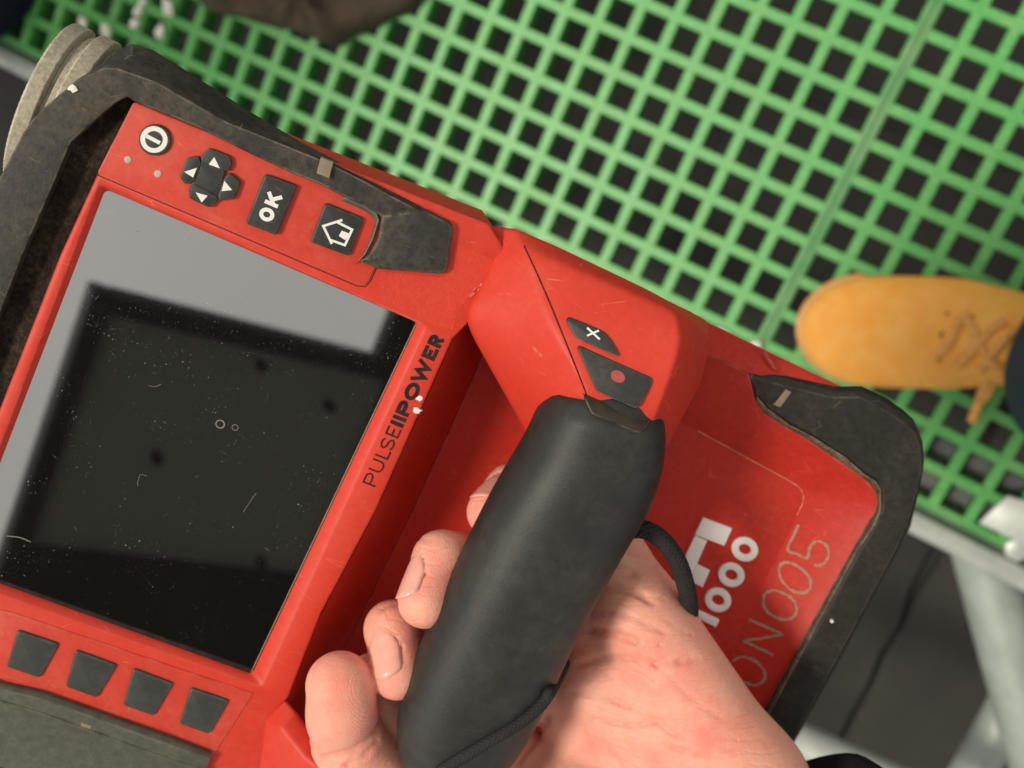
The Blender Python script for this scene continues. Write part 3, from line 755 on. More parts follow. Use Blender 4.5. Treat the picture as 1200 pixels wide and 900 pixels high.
eu, er = np.array([-0.915, -0.40]), np.array([0.40, -0.915])
def okp(o, P, h, w): return [tuple(np.array(o) + eu * h * y + er * w * x) for x, y in P]
O0 = np.array([938, 754]) - eu * 20 - er * 17
printed(b, [d3(okp(O0, [(0.5 + 0.5 * math.cos(a), 0.5 + 0.5 * math.sin(a)) for a in np.linspace(0, 2 * math.pi, 28, endpoint=False)], 40, 34))], 1.0, z, 'letter', closed=True)
K0 = np.array([961, 701]) - eu * 25 - er * 17
printed(b, [d3(okp(K0, [(0, 0), (0, 1)], 50, 36)), d3(okp(K0, [(0.98, 1), (0.08, 0.40)], 50, 36)), d3(okp(K0, [(0.36, 0.62), (1.02, 0)], 50, 36))], 1.0, z, 'letter')
h5 = lambda P: [(340 + x / 5.4545, 180 + y / 5.4545) for x, y in P]
b, z = button(h5([(222, 314), (470, 415), (378, 659), (127, 565)]), 1.3, 0.9, name='home_button', label='square black button with a white house outline')
printed(b, [h5([(334, 424), (212, 463), (267, 577)]), h5([(303, 439), (396, 486), (350, 585), (258, 552)])], 0.62, z)
filled(b, [h5([(330, 492), (381, 512), (352, 553), (311, 526)])], z)
d6 = lambda P: [(x / 3, 600 + y / 3) for x, y in P]
for pl in ([(60, 417), (206, 466), (140, 586), (21, 546)], [(264, 487), (411, 540), (340, 656), (229, 616)], [(467, 552), (609, 605), (541, 720), (431, 681)], [(669, 620), (805, 665), (736, 784), (629, 746)]):
    button(d6(pl), 0.9, 1.0, M_softkey, 'soft_key', fil=0.6)

# ---- text on the rim beside the screen
def glyphs(spec, frame, w, z, mb):
    """spec: list of (x0, x1, letter, bold). strokes in a unit-height box"""
    k = 0
    for x0, x1, ch, t in spec:
        W = x1 - x0; h = t / 2
        def st(pts, closed=False):
            nonlocal k
            ribbon(mb, [(x0 + h + p[0] * (W - t), h + p[1] * (w - t)) for p in pts], t, z + 0.012 * k, frame, closed); k += 1
        e = (t / 2) / max(1e-6, (W - t)); ey = (t / 2) / (w - t)
        if ch == 'P':
            st([(0, -ey), (0, 1)]); st([(0 - e, 1), (0.6, 1)] + arc(0.62, 0.72, 0.38, 0.28, 90, -90, 8) + [(0.0, 0.44)])
        elif ch == 'U': st([(0, 1 + ey), (0, 0.4)] + arc(0.5, 0.36, 0.5, 0.36, 180, 360, 12) + [(1, 0.4), (1, 1 + ey)])
        elif ch == 'L': st([(0, 1 + ey), (0, 0), (1 + e, 0)])
        elif ch == 'S': st(arc(0.5, 0.75, 0.48, 0.25, 25, 180, 8) + arc(0.5, 0.75, 0.48, 0.25, 180, 270, 5)[1:] + arc(0.5, 0.25, 0.5, 0.25, 90, 0, 5)[1:] + arc(0.5, 0.25, 0.5, 0.25, 0, -155, 8)[1:])
        elif ch == 'E': st([(1 + e, 1), (0, 1), (0, 0), (1 + e, 0)]); st([(0, 0.5), (0.92, 0.5)])
        elif ch == 'O': st(arc(0.5, 0.5, 0.5, 0.5, 0, 345, 23), True)
        elif ch == 'W': st([(0, 1 + ey), (0.27, 0), (0.5, 0.92), (0.73, 0), (1, 1 + ey)])
        elif ch == 'R':
            st([(0, -ey), (0, 1)]); st([(0 - e, 1), (0.6, 1)] + arc(0.6, 0.74, 0.4, 0.26, 90, -90, 8) + [(0.0, 0.48)]); st([(0.5, 0.46), (1.0, -ey)])
        elif ch == '|': st([(0.5, -ey), (0.5, 1 + ey)])
base0 = D(439.5, 571, ZT); base1 = D(521, 397, ZT)
tx = (base1 - base0)[:2]; TL = np.linalg.norm(tx); tx /= TL; ty = np.array([-tx[1], tx[0]])
def tf(x, y, z): p = base0[:2] + tx * x + ty * y; return (p[0], p[1], z)
mb = MB(); H = 3.9; u = TL
glyphs([(0, .075 * u, 'P', .5), (.092 * u, .168 * u, 'U', .5), (.188 * u, .242 * u, 'L', .5), (.245 * u, .318 * u, 'S', .5), (.335 * u, .392 * u, 'E', .5)], tf, H, ZT + 0.05, mb)
mb.build('lettering', M_black, dev, smooth=False)
mb = MB()
glyphs([(.405 * u, .432 * u, '|', 1.15), (.442 * u, .469 * u, '|', 1.15), (.479 * u, .570 * u, 'P', 1.15), (.580 * u, .692 * u, 'O', 1.15), (.694 * u, .842 * u, 'W', 1.05), (.852 * u, .925 * u, 'E', 1.05), (.935 * u, 1.0 * u, 'R', 1.05)], tf, H, ZT + 0.05, mb)
mb.build('lettering', M_black, dev, smooth=False)

# ---- dark recess between the rubber and the console (left)
mb = MB()
pair = [((163, 119), (155, 112)), ((158, 124), (149, 113)), ((148, 145), (135, 121)), ((132, 168), (118, 135)), ((116, 199), (85, 166)), ((106, 221), (78, 177)), ((87, 262), (63, 213)), ((49, 352), (25, 300)), ((20, 425), (0, 365)), ((-1, 480), (-22, 420)), ((-78, 675), (-100, 600))]
L_ = [[], [], [], [], []]
for a_, b_ in pair:
    A = D(a_[0] + 3, a_[1] + 1.5, 2.0); M1 = D(a_[0] - 1, a_[1], 2.0); M2 = D(a_[0] * .6 + b_[0] * .4, a_[1] * .6 + b_[1] * .4, 0.2); Bq = D(b_[0] + 1, b_[1] + 1, 1.0); C_ = D(b_[0] - 14, b_[1] - 8, 1.0)
    for l, q in zip(L_, (A, M1, M2, Bq, C_)): l.append(tuple(q))
mb.loft(L_, closed=False, cap0=False, cap1=False)
mb.build('recess', M_recess, dev, angle=80)

# ---- rubber bumper, screen end: one piece bent round the console
def resamp(P, n):
    s = np.r_[0, np.cumsum(np.linalg.norm(np.diff(P, axis=0), axis=1))]; q = np.linspace(0, s[-1], n)
    return np.stack([np.interp(q, s, P[:, i]) for i in range(3)], 1)
def rails(mb, R, n=60, z_of=None):
    Q = [resamp(np.array(r, float), n) for r in R]
    loops = [[tuple(q[i]) for q in Q] for i in range(n)]
    mb.loft(loops)
def bumper_front():
    mb = MB()
    # left arm and corner, then the arm along the top edge down to the wedge
    st = [  # outer silhouette (z, px), ridge, inner edge
        ((-216, 792, -9), (-222, 788, 6), (-150, 756, 6)),
        ((-178, 690, -9), (-184, 686, 6), (-120, 680, 6)),
        ((-124, 565, -9), (-128, 560, 6), (-80, 560, 6)),
        ((-44, 334, -9), (-46, 330, 6), (0, 365, 6)),
        ((3, 211, -9), (0, 208, 6), (25, 300, 6)),
        ((30, 159, -9), (27, 156, 6), (63, 213, 6)),
        ((42, 142, -9), (39, 139, 6), (78, 177, 6)),
        ((50, 132, -9), (47, 130, 6), (83, 166, 6)),
        ((92, 93, -9), (92, 92, 6), (118, 134, 6)),
        ((118, 75, -9), (121, 80, 6.5), (135, 120, 6)),
        ((134, 62, -10), (136, 80, 6.5), (149, 113, 6)),
        ((155, 51, -10), (153, 86, 6.5), (161, 121, 5.5)),
        ((180, 59, -10), (167, 91, 6.5), (176, 127, 5.2)),
        ((206, 75, -10), (184, 97, 6.5), (196, 135, 5)),
        ((228, 89, -10), (208, 111, 6.5), (233, 150, 5)),
        ((290, 129, -9), (265, 143, 6.5), (287, 177, 5)),
        ((345, 162, -7), (320, 165, 6.5), (340, 202, 5)),
        ((386, 184, -3), (382, 190, 6), (377, 217, 5)),
        ((432, 208, 0), (428, 213, 6), (404, 231, 5)),
        ((466, 227, 2.5), (462, 232, 6), (431, 243, 5)),
        ((495, 243, 3.5), (493, 248, 5.6), (447, 254, 4.8)),
        ]
    O = [D(*s[0]) for s in st]; Rr = [D(*s[1]) for s in st]; I = [D(*s[2]) for s in st]
    base_o = [D(t_[0][0] + (4 if k_ < 9 else 1), t_[0][1] + 8, -44.0) for k_, t_ in enumerate(st)]
    base_i = [np.array([p[0], p[1], 0.5]) for p in I]
    n = len(st); loops = []
    for k in range(n):
        o, r, i = O[k], Rr[k], I[k]
        ri = i + (r - i) * 0.06; ri[2] = r[2] * 0.5 + i[2] * 0.5
        ib = i.copy(); ib[2] = 1.6
        m_ = o + (r - o) * 0.55; m_[2] = o[2] + (r[2] - o[2]) * 0.62
        loops.append([base_o[k], o, m_, r, ri, i, ib])
    mb.loft([[tuple(p) for p in L] for L in loops])
    # wedge at the end
    w_out = [(447, 254), (443, 279), (432, 299), (421, 307), (443, 316), (517, 322), (524, 318), (531, 270), (529, 262), (495, 245)]
    top = [D(x, y, 5.6)[:2] for x, y in w_out]
    mb2 = MB(); plate(mb2, rounded(top, 0.7, 2), 5.6, 1.5, 0.9)
    b0 = len(mb.v); mb.v += mb2.v; mb.f += [tuple(i + b0 for i in f) for f in mb2.f]
    o = mb.build('bumper', M_rubber, dev, bevel=0.9, seg=2)
    o['label'] = 'dirty black rubber corner guard around the screen end'
    # worn inner flange around the wedge
    mb = MB(); pts = [(404, 231), (430, 242), (441, 250), (444, 258), (437, 280), (428, 298), (421, 306)]
    mb.loft([[tuple(D(x, y, 4.9)), tuple(D(x - 5, y + 4, 3.5)), tuple(D(x - 5, y + 4, 2.6)), tuple(D(x + 3, y - 2, 2.6))] for x, y in pts]); mb.build('bumper_lip', M_rubber2, dev, bevel=0.3)
    for q, z in ((((376, 184), (391, 190), (386, 209), (371, 203)), 6.6),):
        mb = MB(); plate(mb, px_poly(q, z), z + 0.5, z - 2, 0.3); mb.build('clip_tab', M_tab, dev)
    # lower arm (grey) with its ledge
    st = [((-140, 742), (-140, 760), (-140, 782)), ((0, 797), (0, 808), (0, 820)), ((50, 808), (50, 820), (50, 834)), ((100, 826), (99, 838), (96, 851)),
          ((200, 861), (197, 873), (193, 886)), ((249, 880), (246, 890), (242, 902))]
    mb = MB(); loops = []
    for a_, c_, l_ in st:
        i = D(*a_, 3.0); t = D(*c_, 6.4); l = D(*l_, 5.0); l2 = D(l_[0], l_[1] + 1.5, 5.6); far = D(l_[0] - 30, l_[1] + 70, 6.0)
        loops.append([tuple(D(*a_, -6)), tuple(i), tuple(D(a_[0] - .5, a_[1] + 3.5, 4.8)), tuple(t), tuple(l), tuple(l2), tuple(far), tuple(D(l_[0] - 30, l_[1] + 70, -44))])
    mb.loft(loops); mb.build('bumper_arm', M_rubber2, dev, bevel=0.7, seg=2)
    mb = MB(); plate(mb, px_poly(((96, 843), (108, 847), (107, 854), (95, 850)), 4.9), 5.4, 3, 0.2); mb.build('clip_tab', M_tab, dev)
bumper_front()
# white paint flecks
def fleck(px, py, z, r, seed):
    rr = random.Random(seed); mb = MB()
    P = [D(px + r * rr.uniform(.6, 1.2) * math.cos(a), py + r * rr.uniform(.45, .9) * math.sin(a), z)[:2] for a in np.linspace(0, 6.283, 11, endpoint=False)]
    plate(mb, P, z + 0.3, z - 0.5, 0.15, 2); mb.build('paint_fleck', M_paint, dev)
for q in ((86, 104, 6.3, 6.5, 1), (489, 481, ZT, 5.5, 2), (492, 467, ZT, 4.5, 3), (975, 728, -19.6, 2.6, 4),): fleck(*q)

# ---- wheel
def wheel():
    yR = D(86, 27, -25)[1]; R = 24.0; yc = yR - R; zc = -27.0
    x0 = D(24, 120, -5)[0]
    root = None
    mb = MB(); prof = []
    x = 0.0
    seq = [(-0.5, R - 3), (0, R - 0.5), (0.4, R), (4.0, R), (4.4, R - 0.5), (4.7, R - 2.6), (5.4, R - 2.7), (5.7, R - 1.5), (7.4, R - 1.0), (7.5, R - 0.1), (7.9, R), (11.6, R), (12.0, R - 0.5), (12.3, R - 2.6), (13.0, R - 2.7), (13.3, R - 1.5), (15.0, R - 1.0), (15.1, R - 0.1), (15.5, R), (19.0, R), (19.5, R - 2), (20, R - 12)]
    n = 180; loops = []
    for dx, r in seq:
        lo = []
        for k in range(n):
            a = 2 * math.pi * k / n
            q = r - (0.22 if (k % 2 and r > R - 1.0) else 0)
            lo.append((x0 + dx, yc + q * math.cos(a), zc + q * math.sin(a)))
        loops.append(lo)
    mb.loft(loops); o = mb.build('wheel', M_tyre, dev, angle=35)
    o['label'] = 'dusty ribbed grey rubber wheel at the corner'
    mb = MB(); mb.loft([[(x0 + dx, yc + 8 * math.cos(a), zc + 8 * math.sin(a)) for a in np.linspace(0, 6.283, 20, endpoint=False)] for dx in (-3, 34)]); mb.build('axle', M_steel, dev)
wheel()

# ---- strip of shell beyond the top rubber, with the side wall of the whole tool
def side_strip():
    mb = MB()
    st = [((386, 183, -6), (384, 196, 0)), ((440, 207, -8), (436, 220, 1)), ((500, 240, -8), (492, 256, 2.2)), ((548, 262, -8), (533, 284, 2.9)), ((579, 271, -8), (590, 310, 2.9)), ((640, 300, -8), (650, 330, 0))]
    loops = []
    for o_, i_ in st:
        o = D(*o_); i = D(*i_); lo_ = D(o_[0], o_[1] + 10, -70); i2 = i + np.array([0, -3, -1.2])
        mid = o * 0.62 + i * 0.38; mid[2] = o[2] * 0.5 + i[2] * 0.5 + 0.2
        loops.append([tuple(p) for p in (lo_, D(o_[0], o_[1] + 0.6, -9.5), o, mid, i, i2, lo_ + np.array([0, -3, 0]))])
    mb.loft(loops)
    mb.build('side_shell', M_red, dev, bevel=0.5)
side_strip()

# ---- floor and walls of the well under the grip, running on into the tray
ZF = -31.0
ZB = -20.0          # top of the far bumper
FLOOR = MB()
def well():
    mb = MB()
    fl = [D(x, y, ZF) for x, y in ((566, 405), (563, 417), (480, 600), (405, 752), (340, 880), (310, 960), (560, 1200), (800, 990), (990, 600), (975, 560), (812, 470), (700, 420), (620, 380), (575, 385))]
    mb.add([tuple(p) for p in fl], [tuple(range(len(fl)))]); FLOOR.add([tuple(p) for p in fl], [tuple(range(len(fl)))])
    # wall below the screen rim
    top = [D(x, y, ZT - 0.8) for x, y in ((538, 372), (531, 397), (440, 600), (376, 720), (338, 818), (317, 843), (305, 930))]
    bot = [D(x, y, ZF) for x, y in ((566, 405), (563, 417), (480, 600), (405, 752), (352, 855), (330, 900), (310, 960))]
    A = resamp(np.array(top), 24); B = resamp(np.array(bot), 24); C = B * 0.9 + A * 0.1; C[:, 0] -= 0.4
    mb.loft([[tuple(p) for p in L] for L in (A, C, B + np.array([0.8, 0, 0.0]))], closed=False, cap0=False, cap1=False)
    return mb.build('well', M_tray, dev, angle=35)
well()
TRAY = MB()
def tray_walls():
    mb = MB()
    # rim line (top), shoulder, floor line along the far side and the end
    und = [(812, 400, -12), (829, 410, -13), (884, 436, -27), (900, 452, -27), (935, 480, -27), (990, 500, -27), (1040, 530, -27), (1055, 560, -27), (1052, 600, -27), (1040, 625, -27), (990, 716, -27), (915, 846, -27), (810, 1040, -27)]
    rim = [(812, 405, -10), (829, 414, -11), (877, 437, -19.5), (886, 472, -23), (897, 486, -23), (945, 515, -23), (1011, 560, -23), (1028, 579, -23), (1030, 593, -23), (1020, 613, -23), (967, 706, -23), (897, 834, -23), (792, 1030, -23)]
    mid = [(798, 462, -25), (823, 473, -25), (850, 485, -25.5), (868, 494, -26), (905, 512, -26.5), (940, 530, -26.5), (985, 560, -26.5), (1000, 574, -26.5), (1003, 592, -26.5), (994, 612, -26.5), (945, 706, -26.5), (878, 830, -26.5), (770, 1020, -26.5)]
    flo = [(785, 489, ZF), (812, 501, ZF), (835, 514, ZF), (850, 522, ZF), (885, 541, ZF), (915, 558, ZF), (934, 570, ZF), (941, 577, ZF), (942, 586, ZF), (937, 600, ZF), (905, 664, ZF), (850, 775, ZF), (760, 960, ZF)]
    R = [np.array([D(*p) for p in L]) for L in (und, rim, mid, flo)]
    TRAY.add([tuple(p) for L in R for p in L], [(a * 13 + b, a * 13 + b + 1, (a + 1) * 13 + b + 1, (a + 1) * 13 + b) for a in range(3) for b in range(12)])
    mb.loft([[tuple(p) for p in L] for L in R], closed=False, cap0=False, cap1=False)
    # rim's outer strip (far side of the tool) and the outside wall
    o1 = [(770, 352, -26), (800, 364, -20), (826, 376, -18), (880, 402, -25), (940, 431, -26), (995, 457, -27), (1025, 466, -28)]
    o0 = [(780, 395, -20), (808, 404, -10), (829, 414, -11), (878, 437, -19.5), (908, 444, -23), (960, 464, -24), (1000, 476, -25)]
    A = np.array([D(*p) for p in o0]); B = np.array([D(*p) for p in o1]); Cc = np.array([D(p[0], p[1] + 14, -75) for p in o1]); Mq = A * 0.3 + B * 0.7; Mq[:, 2] += 0.9
    mb.loft([[tuple(p) for p in L] for L in (A, Mq, B, Cc)], closed=False, cap0=False, cap1=False)
    mb.build('tray', M_tray, dev, angle=28)
    # small moulded rib across the rim
    mb = MB(); mb.loft([[tuple(D(x, y, z)) for x, y, z in ((893, 414, -22), (897, 411, -21.6), (900, 415, -22.4))], [tuple(D(x, y, z)) for x, y, z in ((905, 432, -21.6), (911, 433, -21), (914, 437, -21.8))]]); mb.build('rib', M_tray, dev)
tray_walls()
def lower_shell():
    """the underside of the tool, below the well and the bumpers"""
    P = [(8, 225), (58, 142), (124, 88), (158, 64), (390, 196), (535, 276), (590, 288), (790, 378), (830, 396), (985, 474), (1062, 512), (1070, 545), (1048, 632), (922, 862), (850, 1000), (300, 1050), (-130, 880), (-170, 700), (-110, 560)]
    c = np.mean(P, 0); mb = MB()
    mb.loft([[tuple(D(*(c + (np.array(p) - c) * k), z)) for p in P] for k, z in ((0.99, -39), (0.985, -60), (0.95, -76))])
    mb.build('lower_shell', M_rubber3, dev, bevel=1.5)
lower_shell()
# ---- far bumper
def bumper_far():
    z = ZB
    out = [(880, 434), (888, 432), (927, 443), (985, 459), (1017, 458), (1047, 473), (1066, 486), (1079, 498), (1087, 517), (1089, 540), (1085, 570), (1074, 616), (1060, 645), (986, 783), (932, 880), (860, 1010)]
    inn = [(879, 446), (887, 470), (896, 484), (922, 500), (945, 513), (987, 541), (1011, 559), (1023, 568), (1028, 578), (1030, 592), (1027, 603), (1020, 613), (1000, 648), (932, 770), (896, 835), (800, 1010)]
    O = [D(x, y, z) for x, y in out]; I = [D(x, y, z - 0.5) for x, y in inn]; mb = MB(); loops = []
    for (o, i), po, pi in zip(zip(O, I), out, inn):
        w = np.linalg.norm(o - i) + 1e-6; d = (i - o) / w; r = min(3.2, w * 0.3)
        b0 = D(po[0] + (955 - po[0]) * 0.06, po[1] + (640 - po[1]) * 0.06, -60.0); o1 = o - d * 0.0; o1[2] = z - 5
        p = [b0, o1, o + d * r * 0.35 + [0, 0, -1.7], o + d * r + [0, 0, 0.0], o + d * w * 0.6 + [0, 0, 0.4], i - d * min(2.4, w * 0.22), i + [0, 0, -1.4], D(pi[0] + (po[0] - pi[0]) * 0.08, pi[1] + (po[1] - pi[1]) * 0.08, z - 12)]
        loops.append([tuple(q) for q in p])
    mb.loft(loops); o = mb.build('bumper', M_rubber3, dev, bevel=0.5, seg=2)
    o['label'] = 'dirty black rubber guard around the tray end'
    mb = MB(); loops = []
    for k_, (pi, po) in enumerate(zip(inn[1:], out[1:])):
        d = np.array(po, float) - pi; d /= np.linalg.norm(d); w_ = 5.0 + 1.6 * math.sin(k_ * 2.1)
        a_ = D(pi[0] - d[0] * 1.5, pi[1] - d[1] * 1.5, z - 2.6); b_ = D(pi[0] + d[0] * 1.5, pi[1] + d[1] * 1.5, z - 0.9); c_ = D(pi[0] + d[0] * w_, pi[1] + d[1] * w_, z + 0.15); e_ = D(pi[0] + d[0] * (w_ + 1), pi[1] + d[1] * (w_ + 1), z - 3)
        loops.append([tuple(a_), tuple(b_), tuple(c_), tuple(e_)])
    mb.loft(loops); mb.build('bumper_lip', M_lip, dev, bevel=0.2)
    mb = MB(); plate(mb, px_poly(((921, 456), (927, 459), (914, 477), (906, 474)), z), z + 0.6, z - 2, 0.3); mb.build('clip_tab', M_tab, dev)
bumper_far()

# ---- raised bridge that carries the grip
from mathutils.bvhtree import BVHTree
BRIDGE = MB()
def bridge():
    mb = MB()
    rows = [
        [(556, 284, -30), (558, 264, -9), (582, 263, -4), (603, 267, 0), (640, 282, 4), (770, 344, 10), (784, 353, 12), (808, 364, 7), (829, 375, -8), (826, 390, -30)],
        [(574, 332, -6), (578, 304, 3.2), (598, 300, 6), (615, 296, 10), (645, 304, 14), (770, 353, 20), (791, 365, 22), (816, 378, 17), (832, 402, 4), (822, 420, -30)],
        [(572, 352, -10), (558, 345, 3.6), (594, 338, 10), (630, 341, 16.5), (658, 350, 19.5), (775, 374, 25), (796, 386, 26.5), (822, 397, 18), (829, 420, -6), (812, 440, -36)],
        [(565, 385, -10), (538, 369, 3.6), (604, 375, 14), (643, 377, 22), (668, 383, 24.5), (775, 404, 28.5), (796, 403, 29), (827, 412, 17), (824, 446, -14), (800, 465, -36)],
        [(590, 420, -8), (562, 412, 3.0), (624, 420, 17.5), (662, 415, 26.5), (680, 422, 28.3), (768, 450, 31), (786, 438, 31), (816, 444, 18), (804, 482, -14), (786, 500, -40)],
        [(620, 480, -6), (596, 472, 1.5), (640, 458, 20), (682, 450, 29.5), (692, 458, 31), (756, 484, 32), (773, 474, 31.5), (800, 488, 16), (783, 522, -12), (765, 540, -36)],
        [(650, 520, -4), (622, 520, 1.0), (655, 482, 25), (690, 468, 31), (696, 474, 31.5), (752, 500, 32), (765, 495, 31.5), (787, 512, 14), (765, 555, -10), (740, 560, -30)],
        [(668, 560, 2), (640, 545, 4), (665, 520, 22), (690, 500, 26), (700, 505, 27), (745, 520, 27), (752, 525, 26), (765, 540, 12), (750, 570, -4), (720, 580, -10)],
    ]
    rows = [[(x, y, z if z < 5 else 5 + (z - 5) * 0.88) for x, y, z in r] for r in rows]
    mb.loft([[tuple(D(*p)) for p in r] for r in rows])
    o = mb.build('bridge', M_red, dev, bevel=0, smooth=True, recalc=True, angle=180)
    cr_ = o.data.attributes.new('crease_edge', 'FLOAT', 'EDGE'); n_ = 10; hard = {1: 0.55, 3: 0.5, 6: 0.55, 8: 0.45}
    pos = {}
    for r_ in rows:
        for c_, p_ in enumerate(r_): pos[tuple(round(q * 10) for q in D(*p_))] = (rows.index(r_), c_)
    val = []
    for e_ in o.data.edges:
        k_ = [pos.get(tuple(round(q * 10000) for q in o.data.vertices[v_].co)) for v_ in e_.vertices]
        val.append(0.0 if None in k_ else hard.get(k_[0][1], 0.0) if k_[0][1] == k_[1][1] else (0.85 if k_[0][0] == k_[1][0] == 0 else 0.35 if k_[0][0] == k_[1][0] == 1 else 0.0))
    cr_.data.foreach_set('value', val); o.data.attributes.remove(cr_)
    ce_ = o.data.attributes.new('crease_edge', 'FLOAT', 'EDGE'); ce_.data.foreach_set('value', val)
    sm = o.modifiers.new('sub', 'SUBSURF'); sm.levels = sm.render_levels = 3
    BRIDGE.o = o
bridge()
# seam between the bridge and its control plate, and the tray-side seam
mb = MB()
for a_, b_ in zip([(610, 284, 19), (641, 360, 25.4), (664, 408, 28.6), (680, 446, 30.6)], [(641, 360, 25.4), (664, 408, 28.6), (680, 446, 30.6), (690, 470, 31.7)]): pass
bpy.context.view_layer.update()
bvb = BVHTree.FromObject(BRIDGE.o, bpy.context.evaluated_depsgraph_get())
def on_bridge(x, y, z):
    d = Vector(MD @ ray(x, y)).normalized(); h = bvb.ray_cast(Vector(EYE_D) / 1000, d)[0]
    return np.array(h) * 1000 if h else D(x, y, z)
seam = np.array([on_bridge(x, y, 20) for x, y in spline([(q[0], q[1], 0) for q in ((614, 288), (628, 318), (645, 357), (664, 404), (680, 444), (689, 467))], 7)[:, :2]])
seam[1:-1] = 0.5 * seam[1:-1] + 0.25 * (seam[:-2] + seam[2:])
tube_mesh(mb, seam + np.array([0, 0, 0.12]), 0.19, 6); mb.build('bridge_seam', M_seam, dev)
def top_button(pts, name, label=None, h=1.0):
    P = rounded([(*p, 0) for p in pts], 5.0, 3); B = [on_bridge(x, y, 30) for x, y in P]
    # one flat, slightly tilted top: fit a plane to the shell below
    A_ = np.array([[b[0], b[1], 1] for b in B]); k = np.linalg.lstsq(A_, np.array([b[2] for b in B]), rcond=None)[0]
    def pl(L, dz): return [(p[0], p[1], k[0] * p[0] + k[1] * p[1] + k[2] + dz) for p in L]
    xy = [b[:2] for b in B]; mb = MB(); mb.loft([pl(xy, -4), pl(xy, h - 0.3), pl(inset(xy, 0.1), h - 0.09), pl(inset(xy, 0.3), h)])
    o = mb.build(name, M_button, dev, angle=45)
    if label: o['label'] = label
    def lay(q):
        d = MD @ ray(*q); n_ = np.array([-k[0], -k[1], 1.0]); t = (k[2] + h + 0.05 - (EYE_D * [-k[0], -k[1], 1.0]).sum()) / (d @ n_); return EYE_D + d * t
    return o, lay
d4 = lambda P: [(580 + x / 4.5, 340 + y / 4.5) for x, y in P]
b, lay = top_button(d4([(385, 139), (480, 175), (572, 216), (615, 262), (651, 338), (644, 347), (424, 250), (374, 158)]), 'cancel_button', 'black button with a white cross')
mb = MB()
for k_, st_ in enumerate(([(486, 198), (553, 260)], [(486, 240), (548, 213)])):
    a_, c_ = [np.array(q) for q in d4(st_)]; n_ = np.array([-(c_ - a_)[1], (c_ - a_)[0]]); n_ = n_ / np.linalg.norm(n_) * 1.15
    mb.add([lay(q) + np.array([0, 0, 0.02 * k_]) for q in (a_ + n_, c_ + n_, c_ - n_, a_ - n_)], [(0, 1, 2, 3)])
mb.build('symbol', M_white, b, smooth=False)
b, lay = top_button(d4([(440, 290), (828, 462), (818, 500), (747, 619), (534, 532), (434, 308)]), 'record_button', 'black button with a dull red dot', 1.1)
mb = MB(); mb.add([lay(q) for q in d4(ring(648, 455, 40, 30, 32, 24))], [tuple(range(24))]); mb.build('symbol', M_dot, b, smooth=False)
# smoky insert where the plate meets the grip
mb = MB(); I_ = [D(*q, z_) for q, z_ in zip(d4([(470, 553), (645, 623), (818, 692), (806, 720), (778, 757), (740, 752), (626, 704), (512, 656), (484, 600)]), (28.3, 29.2, 29.0, 31.2, 32.6, 32.9, 33.3, 32.9, 31.2))]
mb.loft([[tuple(p - [0, 0, 4]) for p in I_], [tuple(p) for p in I_]])
mb.build('grip_insert', M_insert, dev, bevel=0.3, seg=2)
# lower bridge (mostly under the thumb)
mb = MB()
rows = [[(290, 960, -20), (300, 905, 2.2), (309, 843, 2.2), (331, 816, 1.8), (356, 850, -12)],
        [(318, 960, -20), (322, 905, 6), (328, 852, 8), (346, 832, 5), (366, 862, -12)],
        [(345, 980, -20), (350, 925, 14), (356, 885, 14), (372, 868, 8), (392, 890, -12)],
        [(440, 1040, -20), (440, 980, 24), (430, 940, 24), (440, 925, 14), (440, 940, -12)]]
mb.loft([[tuple(D(*p)) for p in r] for r in rows]); mb.build('lower_bridge', M_red, dev, bevel=1.2, seg=3)

# dust gathered along the glass edge, pale scuffs with painted edge highlight by the bridge
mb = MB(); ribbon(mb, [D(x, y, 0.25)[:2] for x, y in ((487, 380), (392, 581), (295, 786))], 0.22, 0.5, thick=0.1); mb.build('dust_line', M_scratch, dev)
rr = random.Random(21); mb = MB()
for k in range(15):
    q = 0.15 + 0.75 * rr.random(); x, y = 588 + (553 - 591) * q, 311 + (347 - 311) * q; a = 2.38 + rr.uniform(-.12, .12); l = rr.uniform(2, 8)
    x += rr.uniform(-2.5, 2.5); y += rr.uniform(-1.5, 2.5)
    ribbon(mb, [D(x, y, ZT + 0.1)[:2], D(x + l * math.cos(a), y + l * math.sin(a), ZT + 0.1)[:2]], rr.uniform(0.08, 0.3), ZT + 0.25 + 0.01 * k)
mb.build('scuff', M_scuff_glint, dev, smooth=False)

